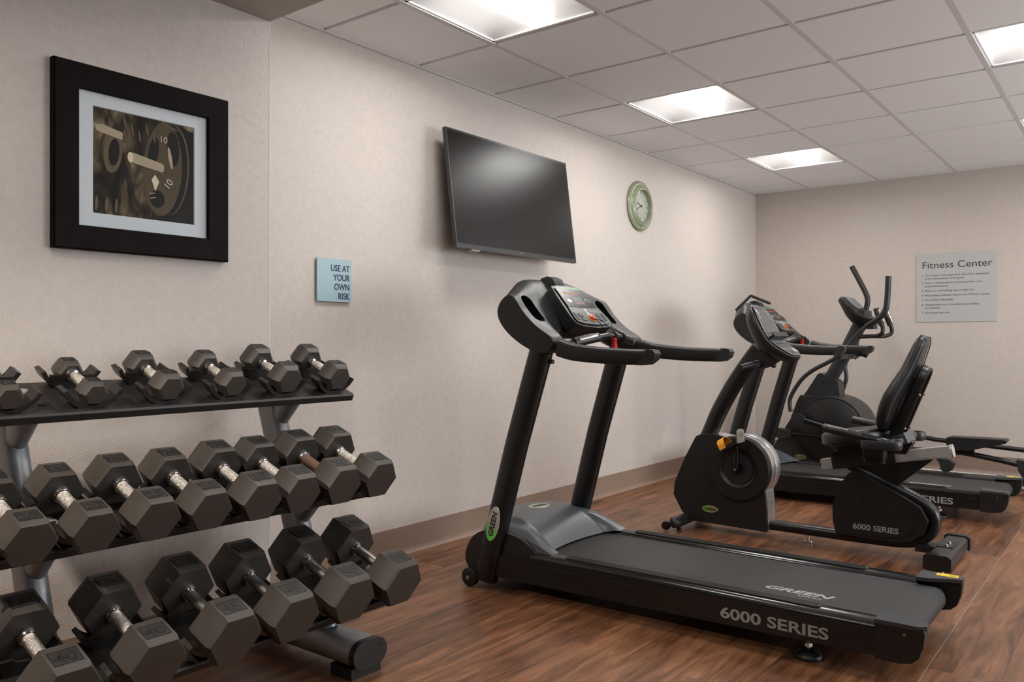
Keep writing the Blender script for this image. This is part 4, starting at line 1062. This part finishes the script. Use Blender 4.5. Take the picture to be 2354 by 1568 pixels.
def cpt(k, v, h=.014):
    pts = spline([(c[0], BY, c[1]) for c in cons], 4); i = int(k*4)
    tt = (pts[min(i+1, len(pts)-1)]-pts[max(i-1, 0)]).normalized(); nn = Vector((-tt.z, 0, tt.x))
    return basis(pts[i]+nn*h+Vector((0, v, 0)), (0, 1, 0), -tt)
bm = bmesh.new(); slab(bm, cpt(2.0, -.085), el(0, 0, .013, .012), 0, .0005); ob('round_logo', bm, 'whitepr', cn, b0, smooth=False)
for k_ in range(4):
    bm = bmesh.new(); slab(bm, cpt(4.75, -.06+.04*k_), rrect(.026, .010, .002, 2), 0, .0006); ob('key', bm, 'keygreen', cn, b0, smooth=False)
bm = bmesh.new()
for q in range(5): slab(bm, cpt(2.4+.2*q, -.075), rrect(.030-.004*(q % 2), .003, .001, 2), 0, .0004)
for q in range(4): slab(bm, cpt(4.35, -.065+.042*q), rrect(.016, .003, .001, 2), .0002, .0006)
slab(bm, cpt(2.0, .060), rrect(.045, .003, .001, 2), 0, .0004)
ob('printed_marks', bm, 'whitepr', cn, b0, smooth=False)
bm = bmesh.new()
mm = cpt(3.1, -.005)
for r_ in (rrect(.08, .0015, .0005, 2, 0, .034), rrect(.08, .0015, .0005, 2, 0, -.034), rrect(.0015, .068, .0005, 2, -.04, 0), rrect(.0015, .068, .0005, 2, .04, 0)): slab(bm, mm, r_, .0002, .0006)
ob('matrix_outline', bm, 'keypad', cn, b0, smooth=False)
bm = bmesh.new()
for q in range(8): a = 2*PI*q/8; slab(bm, cpt(2.9, .062), el(.015*math.cos(a), .017*math.sin(a), .003, .003, n=8), .0002, .0006)
ob('track_graphic', bm, 'whitepr', cn, b0, smooth=False)
mm = cpt(5.2, 0, .012)
bm = bmesh.new(); slab(bm, mm, [(-.105, -.012), (.10, -.012), (.105, .0), (-.11, .0)], 0, .035); slab(bm, mm @ Matrix.Translation((0, .006, .032)), [(-.11, -.02), (.105, -.02), (.105, .010), (-.11, .010)], 0, .004); ob('reading_ledge', bm, 'charcoal', cn, b0, bevel=.002)
bm = bmesh.new()
for q in range(11): slab(bm, cpt(6.0, -.085+.017*q), rrect(.009, .007, .002, 2), 0, .0006); slab(bm, cpt(6.6, -.075+.015*q), rrect(.008, .004, .001, 2), 0, .0005)
ob('key_row', bm, 'keydark', cn, b0, smooth=False)
bm = bmesh.new(); slab(bm, cpt(7.9, .01), rrect(.060, .030, .004, 3), 0, .012); ob('stop_key', bm, 'alu', cn, b0, bevel=.002)
for v_ in (-.055, .06):
    bm = bmesh.new(); slab(bm, cpt(7.7, v_), rrect(.022, .020, .003, 3), 0, .001); ob('key', bm, 'keygreen', cn, b0, smooth=False)
bm = bmesh.new(); slab(bm, cpt(1.2, 0, .011), rrect(.075, .030, .004, 3), 0, .003); ob('top_plate', bm, 'silverpl', cn, b0, bevel=.001)
# front hand bar below console
bm = bmesh.new(); sweep(bm, spline([(-1.690, BY-.245, .930), (-1.672, BY-.16, .942), (-1.655, BY-.06, .950), (-1.655, BY+.06, .950), (-1.672, BY+.16, .942), (-1.690, BY+.245, .930)], 5), .0155, n=16, up=(0, 0, 1)); hb = ob('front_hand_bar', bm, 'black', bk, b0)
for s in (-1, 1):
    bm = bmesh.new(); lathe(bm, [(.018, -.012), (.018, .012)], (-1.662, BY+s*.085, .948), 'y', 16); ob('collar', bm, 'rim', hb, b0)
bm = bmesh.new(); extr(bm, [(-1.74, .93), (-1.70, 1.02), (-1.60, 1.03), (-1.56, .98), (-1.63, .93), (-1.68, .915)], BY-.06, BY+.06); ob('console_neck', bm, 'black', bk, b0, bevel=.015)
# floor beam that sweeps up into the seat frame
bpth = spline([(-1.66, BY, .068), (-1.40, BY, .067), (-1.15, BY, .067), (-.95, BY, .073), (-.862, BY, .100), (-.812, BY, .160), (-.812, BY, .225), (-.862, BY, .278), (-.98, BY, .335), (-1.10, BY, .388), (-1.20, BY, .432)], 6)
bm = bmesh.new(); sweep(bm, bpth, .036, .027, n=20, up=(0, 1, 0), power=2.6); ob('frame_beam', bm, 'blackpaint', bk, b0)
rb = [(-1.250, .085), (-1.266, .14), (-1.268, .212), (-1.255, .28), (-1.228, .345), (-1.19, .40), (-1.165, .415), (-1.06, .368), (-.93, .305), (-.86, .265), (-.825, .20), (-.845, .135), (-.90, .095), (-.97, .082)]
bm = bmesh.new(); extr(bm, rb, BY-.075, BY+.075); rs = ob('rear_shroud', bm, 'black', bk, b0, bevel=.012)
rb2 = [(-1.196, .095), (-1.205, .20), (-1.190, .30), (-1.160, .385), (-1.06, .350), (-.94, .288), (-.885, .245), (-.868, .195), (-.885, .150), (-.93, .115), (-1.0, .100)]
bm = bmesh.new(); extr(bm, rb2, BY-.079, BY-.074); ob('shroud_panel', bm, 'black', rs, b0, bevel=.002)
text('series_lettering', '6000 SERIES', .038, basis((-1.168, BY-.0796, .125), (1, 0, 0), (0, 0, 1)), 'greytext', rs, b0, ext=.0004, bold=.0008, sx=1.12)
for q in ((-1.115, .362), (-.955, .270), (-1.18, .092), (-.935, .095)):
    bm = bmesh.new(); lathe(bm, [(.006, -.0015), (.006, 0)], (q[0], BY-.0755, q[1]), 'y', 12); ob('screw_hole', bm, 'ink', rs, b0)
bm = bmesh.new(); extr(bm, [(-1.21, .425), (-1.17, .405), (-.985, .340), (-.815, .492), (-.83, .505)], BY-.03, BY+.03); ob('seat_bracket', bm, 'blackpaint', bk, b0, bevel=.003)
# aluminium seat rail
rd = Vector((.61, 0, .118)).normalized(); rc = Vector((-1.34, BY, .425))
mr = basis(rc, rd, (0, 0, 1))   # x along rail, y up, z = -Y side
def railbox(x0, x1, y0, y1, z0, z1):
    bm = bmesh.new(); box(bm, x0, x1, y0, y1, z0, z1, mr); return bm
ra = ob('seat_rail', railbox(0, .615, -.026, .026, -.030, .030), 'alu', bk, b0, bevel=.004)
bm = bmesh.new(); box(bm, .02, .60, -.027, -.020, -.036, .036, mr); ob('rail_lip', bm, 'rim', ra, b0, bevel=.001)
bm = bmesh.new(); slab(bm, basis(rc+rd*.615, (0, 1, 0), (-rd.z, 0, rd.x)), rrect(.062, .060, .022, 6), -.004, .010); ob('rail_end_cap', bm, 'alu', ra, b0, bevel=.002)
bm = bmesh.new(); box(bm, -.002, .001, -.017, .017, -.022, .022, mr); ob('rail_opening', bm, 'ink', ra, b0, smooth=False)
ob('rail_clamp', railbox(.060, .365, -.030, .034, -.040, .040), 'black', bk, b0, bevel=.006)
bm = bmesh.new(); box(bm, .075, .36, .030, .062, -.05, .05, mr); ob('seat_carriage', bm, 'blackgloss', bk, b0, bevel=.004)
bm = bmesh.new(); extr(bm, [(-1.26, .50), (-1.24, .54), (-.93, .60), (-.90, .57), (-.93, .515)], BY-.035, BY+.035); ob('seat_support', bm, 'blackpaint', bk, b0, bevel=.006)
# seat cushion
bm = bmesh.new(); sm = Matrix.Translation((-1.170, BY, .548)) @ Matrix.Rotation(rad(-9), 4, 'Y')
lo = []
for k, h in ((.80, .0), (.97, .008), (1.0, .018), (1.0, .022), (1.0, .052), (.97, .064), (.88, .071), (.55, .0725), (.15, .071)):
    lp = []
    for q in range(40):
        a = 2*PI*q/40; c, s_ = math.cos(a), math.sin(a)
        x = .155*math.copysign(abs(c)**.75, c); y = (.195-.02*max(0, -c))*math.copysign(abs(s_)**.8, s_)
        lp.append(tuple(sm @ Vector((x*k, y*k, h))))
    lo.append(lp)
loft(bm, lo); st_ = ob('seat', bm, 'leather', bk, b0, ang=60)
bm = bmesh.new(); lp = [sm @ Vector((.1565*math.copysign(abs(math.cos(2*PI*q/40))**.75, math.cos(2*PI*q/40)), (.1965-.02*max(0, -math.cos(2*PI*q/40)))*math.copysign(abs(math.sin(2*PI*q/40))**.8, math.sin(2*PI*q/40)), .02)) for q in range(41)]
sweep(bm, lp, .0022, n=8, up=(0, 0, 1)); ob('piping', bm, 'blackgloss', st_, b0)
# backrest cushion
tb_ = Vector((-1.005, BY, .615)); te = Vector((-.822, BY, 1.085)); up_ = (te-tb_).normalized()
mb = basis(tb_, (0, 1, 0), up_)   # x = width, y = up the back, z = out behind (+X side)
prof_b = [(0, .085, .030), (.02, .125, .045), (.06, .152, .058), (.12, .166, .062), (.18, .164, .062), (.25, .148, .058), (.32, .118, .052), (.39, .098, .048), (.45, .088, .044), (.485, .072, .038), (.503, .045, .028)]
bm = bmesh.new(); lo = []
for y, hw, d in prof_b:
    lp = []
    bow = -.030*math.sin(min(1, y/.30)*PI)
    for q in range(24):
        a = 2*PI*q/24; c, s_ = math.cos(a), math.sin(a)
        lp.append(tuple(mb @ Vector((math.copysign(abs(c)**.55, c)*hw, y, bow*0+(-.030+bow*.5)+math.copysign(abs(s_)**.6, s_)*d*.62))))
    lo.append(lp)
loft(bm, lo); bc = ob('backrest', bm, 'leather', bk, b0, ang=60)
bm = bmesh.new()
ed = [mb @ Vector((hw*.95, y, -.030-.015*math.sin(min(1, y/.30)*PI)+d*.56)) for y, hw, d in prof_b]; ed2 = [mb @ Vector((-hw*.95, y, -.030-.015*math.sin(min(1, y/.30)*PI)+d*.56)) for y, hw, d in prof_b]
sweep(bm, ed+ed2[::-1], .0022, n=8); ob('piping', bm, 'blackgloss', bc, b0)
# arched back frame
bm = bmesh.new()
arch = [(.048, -.05), (.048, .30)]+[(.048*math.cos(a), .30+.062*math.sin(a)) for a in [PI*q/10 for q in range(1, 10)]]+[(-.048, .30), (-.048, -.05)]
sweep(bm, [mb @ Vector((x, y, .034)) for x, y in arch], .026, .010, n=14, up=tuple(mb.to_3x3() @ Vector((0, 0, 1))), power=3); bf = ob('back_frame', bm, 'blackpaint', bk, b0)
bm = bmesh.new(); slab(bm, mb, [(-.05, -.03), (.05, -.03), (.05, .30), (.03, .345), (-.03, .345), (-.05, .30)], .004, .014); ob('back_plate', bm, 'ink', bf, b0, smooth=False)
for x in (-.048, .048):
    for y in (.05, .23):
        bm = bmesh.new(); m_ = mb @ Matrix.Translation((x, y, .060)); slab(bm, m_, el(0, 0, .007, .007, n=12), -.004, .005); ob('bolt', bm, 'steel', bf, b0)
# hub and side arms with grips and accessory trays
bm = bmesh.new(); box(bm, -.030, .030, -.024, .030, -.085, .085, Matrix.Translation((-.945, BY, .583)) @ Matrix.Rotation(rad(-25), 4, 'Y') @ Matrix.Rotation(PI/2, 4, 'X')); ob('arm_hub', bm, 'silverpl', bk, b0, bevel=.008)
for s in (-1, 1):
    ya = BY+s*.245
    bm = bmesh.new(); sweep(bm, spline([(-.945, BY+s*.08, .585), (-.940, BY+s*.16, .583), (-.955, BY+s*.215, .585), (-1.00, ya, .592), (-1.08, ya+s*.004, .608)], 5), .022, n=16, up=(0, 0, 1)); ar = ob('side_arm', bm, 'blackgloss', bk, b0)
    bm = bmesh.new(); ap = [(-1.06, ya, .603), (-1.15, ya+s*.008, .622), (-1.255, ya+s*.012, .642)]
    sweep(bm, [ap[0], ap[1], ap[2], (-1.262, ya+s*.012, .643)], .021, n=18, up=(0, 0, 1), scale=[.95, 1, 1, .8]); gr_ = ob('grip', bm, 'black', ar, b0)
    for q in (70, 250):
        bm = bmesh.new(); off_ = Vector((0, -math.cos(rad(q))*.016, math.sin(rad(q))*.016)); sweep(bm, [Vector((-1.14, ya+s*.007, .620))+off_, Vector((-1.235, ya+s*.011, .638))+off_], .0075, n=10, up=(0, 0, 1)); ob('pulse_plate', bm, 'chrome', gr_, b0)
    # oval tray
    mt_ = basis((-.990, ya+s*.010, .583), (1, 0, .02), (0, 1, 0))
    bm = bmesh.new(); o_ = rrect(.185, .088, .040, 8)
    lo = [[tuple(mt_ @ Vector((x*k, y*k, h))) for x, y in o_] for k, h in ((.90, -.030), (1.0, -.022), (1.0, .010), (.95, .016), (.84, .015), (.78, .004), (.74, -.012), (.1, -.013))]
    loft(bm, lo); ob('tray', bm, 'charcoal', ar, b0, ang=60)
    bm = bmesh.new(); lo = [[tuple(mt_ @ Vector((x*k-.030, y*k, h))) for x, y in rrect(.105, .066, .02, 6)] for k, h in ((.82, -.098), (.9, -.092), (1.0, -.028))]; loft(bm, lo); ob('holder_cup', bm, 'blackgloss', ar, b0, ang=60)
# stabilisers
bm = bmesh.new(); box(bm, -.885, -.715, BY-.055, BY+.055, .048, .080); ob('rear_joint', bm, 'black', bk, b0, bevel=.006)
bm = bmesh.new(); extr(bm, [(-.80, .030), (-.80, .078), (-.788, .088), (-.712, .088), (-.700, .078), (-.700, .030)], BY-.245, BY+.245); rsb = ob('rear_stabiliser', bm, 'charcoal', bk, b0, bevel=.004)
for s in (-1, 1):
    bm = bmesh.new(); yo, yi = BY+s*.272, BY+s*.225
    extr(bm, [(-.808, .024), (-.808, .082), (-.792, .094), (-.708, .094), (-.692, .082), (-.692, .024)], min(yo, yi), max(yo, yi)); ob('end_cap', bm, 'black', rsb, b0, bevel=.006)
    bm = bmesh.new(); lathe(bm, [(.018, 0), (.018, .006), (.006, .010), (.006, .035)], (-.75, BY+s*.20, 0), 'z', 20); ob('levelling_foot', bm, 'steel', rsb, b0)
bm = bmesh.new(); slab(bm, basis((-.755, BY, .0885), (1, 0, 0), (0, 1, 0)), rrect(.075, .13, .004, 2), 0, .003); jp = ob('joint_plate', bm, 'black', rsb, b0, smooth=False)
for s in (-1, 1):
    bm = bmesh.new(); lathe(bm, [(.009, 0), (.009, .007)], (-.752, BY+s*.035, .091), 'z', 6); ob('bolt', bm, 'steel', jp, b0)
bm = bmesh.new(); sweep(bm, spline([(-2.10, BY-.22, .050), (-2.085, BY-.19, .052), (-2.085, BY, .055), (-2.085, BY+.19, .052), (-2.10, BY+.22, .050)], 4), .028, .036, n=18, up=(0, 0, 1), power=2.6); fsb = ob('front_stabiliser', bm, 'black', bk, b0)
for s in (-1, 1):
    bm = bmesh.new(); lathe(bm, [(.010, -.014), (.023, -.013), (.026, 0), (.023, .013), (.010, .014)], (-2.138, BY+s*.215, .030), 'y', 24); ob('transport_wheel', bm, 'blackgloss', fsb, b0)
    bm = bmesh.new(); box(bm, -2.15, -2.09, BY+s*.215-.008, BY+s*.215+.008, .030, .052); ob('wheel_fork', bm, 'black', fsb, b0, bevel=.003)
    bm = bmesh.new(); lathe(bm, [(.014, 0), (.014, .006), (.008, .03)], (-2.09, BY+s*.15, 0), 'z', 16); ob('levelling_foot', bm, 'ink', fsb, b0)
bm = bmesh.new(); lathe(bm, [(.022, 0), (.024, .004), (.022, .010), (.008, .013), (.006, .045)], (-1.415, BY, 0), 'z', 24); ob('levelling_foot', bm, 'chrome', bk, b0, ang=50)

# ------------------------------------------------------------------ elliptical
EY = 6.85
e0 = (-1.5, EY, 0)
et = thing('elliptical_trainer', 'black elliptical trainer with tall moving handles in the far corner', 'elliptical machine', e0)
bd = [(-2.45, .07), (-2.455, .16), (-2.425, .225), (-2.30, .43), (-2.245, .585), (-2.22, .63), (-1.93, .62), (-1.90, .585), (-1.75, .30), (-1.72, .12), (-1.70, .07)]
bm = bmesh.new(); extr(bm, bd, EY-.15, EY+.15); eb = ob('body_shroud', bm, 'charcoal', et, e0, bevel=.012)
bm = bmesh.new(); hubc = (-1.975, EY, .362)
lathe(bm, [(.255, -.185), (.268, -.175), (.272, -.14), (.272, .14), (.268, .175), (.255, .185)], hubc, 'y', 72); dr = ob('drive_housing', bm, 'charcoal', et, e0, ang=45)
for s in (-1, 1):
    bm = bmesh.new(); lathe(bm, [(.262, s*.1765), (.262, s*.186), (.254, s*.186), (.254, s*.1765)], hubc, 'y', 72, closed=True); ob('housing_seam', bm, 'blackgloss', dr, e0)
    bm = bmesh.new(); pr = [(.250, s*.184), (.240, s*.192), (.02, s*.195)]; lathe(bm, pr if s > 0 else pr[::-1], hubc, 'y', 72); ob('disc_cover', bm, 'black', dr, e0)
    bm = bmesh.new(); lathe(bm, [(.075, s*.193), (.075, s*.1965), (.071, s*.1965), (.071, s*.193)], hubc, 'y', 48, closed=True); ob('disc_ring', bm, 'ink', dr, e0)
nk = [(-2.235, .60), (-2.19, .665), (-2.105, .800), (-2.085, .812), (-1.965, .757), (-1.945, .74), (-1.925, .60)]
bm = bmesh.new(); extr(bm, nk, EY-.075, EY+.075); ek = ob('neck_shroud', bm, 'charcoal', et, e0, bevel=.010)
for q in ((-2.06, .745), (-1.99, .695), (-2.175, .625)):
    bm = bmesh.new(); lathe(bm, [(.008, -.002), (.008, 0)], (q[0], EY-.0745, q[1]), 'y', 12); ob('screw_hole', bm, 'ink', ek, e0)
bm = bmesh.new(); ellipse_badge(bm, (-2.215, EY-.152, .13), (1, 0, 0), (0, 0, 1), .048, .021); bdg = ob('badge', bm, 'badgegold', eb, e0)
text('badge_lettering', 'GREEN', .022, basis((-2.215, EY-.1555, .122), (1, 0, 0), (0, 0, 1)), 'ink', bdg, e0, ext=.0003, align='CENTER', sx=1.15)
bm = bmesh.new(); sweep(bm, [(-2.06, EY, .70), (-1.93, EY, .93), (-1.79, EY, 1.215)], .045, .052, n=24, up=(0, 1, 0), power=2.6); ob('mast', bm, 'charcoal', et, e0)
# console
ec = [(-1.925, 1.40, .10), (-1.905, 1.418, .15), (-1.870, 1.400, .165), (-1.82, 1.345, .165), (-1.775, 1.290, .155), (-1.73, 1.262, .15), (-1.69, 1.245, .13), (-1.655, 1.232, .09)]
bm = bmesh.new(); lo = []
for k, (x, z, hw) in enumerate(ec):
    dp = [.03, .05, .075, .10, .10, .085, .06, .04][k]; lp = []
    nn = Vector((.62, 0, .78))
    for q in range(20):
        a = 2*PI*q/20; c, s_ = math.cos(a), math.sin(a)
        p_ = Vector((x, EY+math.copysign(abs(c)**.6, c)*hw, z))+nn*(.008*abs(s_)**.5 if s_ > 0 else -dp*abs(s_)**.75)
        lp.append(tuple(p_))
    lo.append(lp)
loft(bm, lo); ecn = ob('console', bm, 'black', et, e0, ang=60)
m4 = basis((-1.838, EY, 1.376), (0, 1, 0), (-.055, 0, .058))
bm = bmesh.new(); slab(bm, m4, rrect(.25, .120, .02, 4), .0, .003); ob('display', bm, 'bikeface', ecn, e0, smooth=False)
bm = bmesh.new()
for q in range(5): slab(bm, m4, rrect(.05-.006*q, .004, .001, 2, -.07, .04-q*.014), .003, .0036)
for q in range(4): slab(bm, m4, rrect(.02, .004, .001, 2, -.05+.045*q, -.045), .003, .0036)
ob('printed_marks', bm, 'whitepr', ecn, e0, smooth=False)
bm = bmesh.new(); slab(bm, m4, rrect(.03, .014, .002, 2, -.07, -.065), .002, .0036); slab(bm, m4, rrect(.03, .014, .002, 2, -.02, -.065), .002, .0036); ob('key', bm, 'keygreen', ecn, e0, smooth=False)
bm = bmesh.new(); box(bm, -1.775, -1.735, EY-.11, EY+.11, 1.275, 1.312); ob('reading_ledge', bm, 'charcoal', ecn, e0, bevel=.006)
bm = bmesh.new(); box(bm, -1.74, -1.68, EY-.06, EY+.06, 1.165, 1.20); ob('console_bracket', bm, 'black', ecn, e0, bevel=.006)
# fixed handle loops with pulse grips
for s in (-1, 1):
    path = spline([(-1.80, EY+s*.02, 1.105), (-1.72, EY+s*.06, 1.108), (-1.645, EY+s*.115, 1.110), (-1.600, EY+s*.14, 1.128), (-1.592, EY+s*.14, 1.165), (-1.602, EY+s*.135, 1.20)], 6)
    bm = bmesh.new(); sweep(bm, path, .0155, n=16); fh = ob('fixed_handle', bm, 'black', et, e0)
    bm = bmesh.new(); sweep(bm, [(-1.602, EY+s*.135, 1.195), (-1.645, EY+s*.125, 1.322)], .0215, n=16); gp = ob('pulse_grip', bm, 'black', fh, e0)
    bm = bmesh.new(); sweep(bm, [(-1.590, EY+s*.130-.006, 1.218), (-1.624, EY+s*.122-.006, 1.312)], .014, n=12); ob('pulse_plate', bm, 'chrome', gp, e0)
# moving levers
near = [(-1.528, 1.560), (-1.532, 1.45), (-1.540, 1.345), (-1.558, 1.285), (-1.600, 1.240), (-1.684, 1.185), (-1.755, 1.115), (-1.83, 1.02), (-1.884, .960), (-1.96, .91), (-2.07, .850), (-2.15, .79), (-2.215, .71), (-2.27, .60), (-2.265, .50)]
far = [(-1.925, 1.69), (-1.865, 1.57), (-1.815, 1.465), (-1.800, 1.40), (-1.815, 1.32), (-1.85, 1.20), (-1.88, 1.08), (-1.90, .98), (-1.955, .93), (-1.978, .86), (-1.968, .77), (-1.990, .68), (-2.02, .58), (-1.96, .45)]
for s, pts in ((-1, near), (1, far)):
    yv = EY+s*.245
    bm = bmesh.new(); sweep(bm, spline([(x, yv, z) for x, z in pts], 5), .0165, n=16, up=(0, 1, 0)); lv = ob('moving_lever', bm, 'charcoal', et, e0)
    ng = 6 if s < 0 else 5
    bm = bmesh.new(); gpth = spline([(x, yv, z) for x, z in pts[:ng]], 5); sweep(bm, gpth, .0215, n=16, up=(0, 1, 0)); ob('foam_grip', bm, 'black', lv, e0)
    pv = (-1.895, .955)
    bm = bmesh.new(); lathe(bm, [(.030, min(0, s*.20)), (.030, max(0, s*.20))], (pv[0], EY+s*.055, pv[1]), 'y', 24); ob('pivot_tube', bm, 'black', et, e0)
bm = bmesh.new(); sweep(bm, spline([(-1.90, EY+.19, .93), (-1.87, EY+.20, .965), (-1.82, EY+.20, .965), (-1.79, EY+.20, .95)], 4), .012, .022, n=12, up=(0, 1, 0)); ob('bottle_holder', bm, 'black', et, e0)
# linkages and pedal arms
for s, jt, pe in ((-1, (-2.215, .448), (-1.04, .285)), (1, (-1.96, .40), (-1.20, .34))):
    yv = EY+s*.245
    bm = bmesh.new(); extr(bm, [(jt[0]-.045, jt[1]-.02), (jt[0]-.03, jt[1]+.035), (jt[0]+.02, jt[1]+.045), (jt[0]+.065, jt[1]+.02), (jt[0]+.06, jt[1]-.04), (jt[0]+.01, jt[1]-.035)], yv-.03, yv+.03); ob('link_joint', bm, 'charcoal', et, e0, bevel=.008)
    if s < 0:
        bm = bmesh.new(); sweep(bm, [(jt[0]+.03, yv, jt[1]), (-1.95, yv, .385), (-1.40, yv, .275), (-1.10, yv, .262)], .017, n=14, up=(0, 1, 0)); ob('pedal_arm', bm, 'blackpaint', et, e0)
        bm = bmesh.new(); sweep(bm, spline([(-1.16, yv, .262), (-1.06, yv, .272), (-1.0, yv, .268), (-.80, yv, .238), (-.68, yv, .215)], 4), .019, n=14, up=(0, 1, 0)); ob('pedal_arm', bm, 'blackpaint', et, e0)
        bm = bmesh.new(); extr(bm, [(-.70, .255), (-.60, .240), (-.56, .16), (-.60, .125), (-.66, .125), (-.69, .18)], yv-.035, yv+.035); ob('roller_bracket', bm, 'charcoal', et, e0, bevel=.008)
        bm = bmesh.new(); lathe(bm, [(.040, -.02), (.043, -.01), (.043, .01), (.040, .02)], (-.625, yv, .110), 'y', 28); ob('track_wheel', bm, 'black', et, e0)
    else:
        bm = bmesh.new(); sweep(bm, [(jt[0]+.03, yv, jt[1]), (-1.30, yv, .30), (-.66, yv, .262), (-.35, yv, .22)], .018, n=14, up=(0, 1, 0)); ob('pedal_arm', bm, 'blackpaint', et, e0)
        bm = bmesh.new(); extr(bm, [(-.40, .255), (-.30, .240), (-.26, .16), (-.30, .125), (-.36, .125), (-.39, .18)], yv-.035, yv+.035); ob('roller_bracket', bm, 'charcoal', et, e0, bevel=.008)
        bm = bmesh.new(); lathe(bm, [(.040, -.02), (.043, -.01), (.043, .01), (.040, .02)], (-.325, yv, .110), 'y', 28); ob('track_wheel', bm, 'black', et, e0)
    # foot plate: long tray, deeper at the toe
    x0, x1 = (-1.125, -.752) if s < 0 else (-.66, -.29); dz = 0 if s < 0 else .012
    fpp = [(x0, .300), (x0, .378), (x0+.015, .383), (x1-.12, .388), (x1-.01, .386), (x1, .378), (x1-.01, .362), (x1-.12, .330), (x1-.24, .295), (x0+.06, .293)]
    bm = bmesh.new(); extr(bm, [(a, b+dz) for a, b in fpp], yv-.075, yv+.075); fp_ = ob('foot_plate', bm, 'black', et, e0, bevel=.010)
    bm = bmesh.new(); slab(bm, basis(((x0+x1)/2, yv, .3855+dz), (1, 0, .01), (0, 1, 0)), rrect(.32, .118, .05, 6), 0, .002); ob('foot_pad', bm, 'ink', fp_, e0, smooth=False)
    bm = bmesh.new(); box(bm, (x0+x1)/2-.065, (x0+x1)/2-.02, yv-.02, yv+.02, .262+dz, .30+dz); ob('foot_post', bm, 'blackpaint', fp_, e0, bevel=.003)
# lower links from the flywheel crank
bm = bmesh.new(); sweep(bm, [(-2.33, EY-.215, .325), (-2.02, EY-.215, .312), (-1.6, EY-.215, .30)], .014, n=14, up=(0, 1, 0)); cl = ob('crank_link', bm, 'blackpaint', et, e0)
bm = bmesh.new(); extr(bm, [(-2.40, .29), (-2.40, .345), (-2.37, .362), (-2.27, .350), (-2.265, .295), (-2.36, .28)], EY-.245, EY-.185); ob('link_clevis', bm, 'charcoal', cl, e0, bevel=.006)
bm = bmesh.new(); extr(bm, [(-1.21, .225), (-1.12, .215), (-1.08, .19), (-1.10, .14), (-1.14, .115), (-1.17, .14), (-1.18, .19)], EY-.27, EY-.20); ob('inner_bracket', bm, 'charcoal', et, e0, bevel=.008)
# guide rails and cross feet
for s in (-1, 1):
    for d in (-.018, .018):
        bm = bmesh.new(); sweep(bm, [(-1.75, EY+s*.245+d, .058), (-.20, EY+s*.245+d, .058)], .013, n=14, up=(0, 1, 0)); ob('guide_rail', bm, 'steel', et, e0)
bm = bmesh.new(); box(bm, -1.75, -.15, EY-.04, EY+.04, .03, .08); ob('base_beam', bm, 'black', et, e0, bevel=.006)
for x in (-2.38, -.22):
    bm = bmesh.new(); box(bm, x-.035, x+.035, EY-.30, EY+.30, .0, .062); ob('cross_foot', bm, 'black', et, e0, bevel=.006)
bm = bmesh.new(); box(bm, -1.72, -1.66, EY-.28, EY+.28, .02, .07); ob('cross_foot', bm, 'black', et, e0, bevel=.006)

# ------------------------------------------------------------------ light
def area(name, loc, rot, sx, sy, power, col=(1, 1, 1), spread=PI):
    l = bpy.data.lights.new(name, 'AREA'); l.shape = 'RECTANGLE'; l.size = sx; l.size_y = sy; l.energy = power; l.color = col; l.spread = spread
    o = bpy.data.objects.new(name, l); C.objects.link(o); o.location = loc; o.rotation_euler = rot; return o
# daylight through the window on the right
area('window_daylight', (RX-.06, 5.3, 1.33), (0, PI/2, 0), 1.5, 3.3, 50, (.93, .96, 1), rad(120))
# lamps below the troffers and in the unseen rest, one an added fill
for (i, j) in light_cells+more_lamps:
    l = bpy.data.lights.new('troffer_or_fill_lamp', 'AREA'); l.shape = 'RECTANGLE'; l.size = .5; l.size_y = .5; l.energy = 8 if i == -4 else 8.6 if j == 1 else 7.5 if (i, j) in light_cells else 11; l.color = (1, .985, .955); l.spread = rad(172)
    o = bpy.data.objects.new('troffer_or_fill_lamp', l); C.objects.link(o); o.location = ((JX(j)+JX(j+1))/2, A0+(i+.5)*TI, CZ-.004)
# added fill lamp, unseen on the open side, aimed up to brighten the ceiling
area('ceiling_fill', (1.75, 2.1, .5), (PI, 0, 0), 2.4, 9.4, 44, (.93, .985, 1))
def spot(name, loc, aim, power, size, ang, blend, col):
    l = bpy.data.lights.new(name, 'SPOT'); l.energy = power; l.shadow_soft_size = size; l.spot_size = rad(ang); l.spot_blend = blend; l.color = col
    o = bpy.data.objects.new(name, l); C.objects.link(o); o.location = loc
    o.rotation_euler = (Vector(aim)-Vector(loc)).to_track_quat('-Z', 'Y').to_euler(); return o
spot('rack_spot', (-1.70, -.30, 2.26), (-2.05, 1.25, .25), 190, .05, 62, .9, (1, .88, .77))
w = bpy.data.worlds.new('world'); bpy.context.scene.world = w; w.use_nodes = True
w.node_tree.nodes['Background'].inputs[0].default_value = (.8, .85, .9, 1); w.node_tree.nodes['Background'].inputs[1].default_value = .4
sc = bpy.context.scene
sc.view_settings.view_transform = 'Standard'; sc.view_settings.look = 'None'; sc.view_settings.exposure = 0; sc.view_settings.gamma = 1
sc.cycles.max_bounces = 8; sc.cycles.diffuse_bounces = 4; sc.cycles.glossy_bounces = 4; sc.cycles.use_denoising = True
sc.cycles.sample_clamp_indirect = 6; sc.cycles.caustics_reflective = False; sc.cycles.caustics_refractive = False
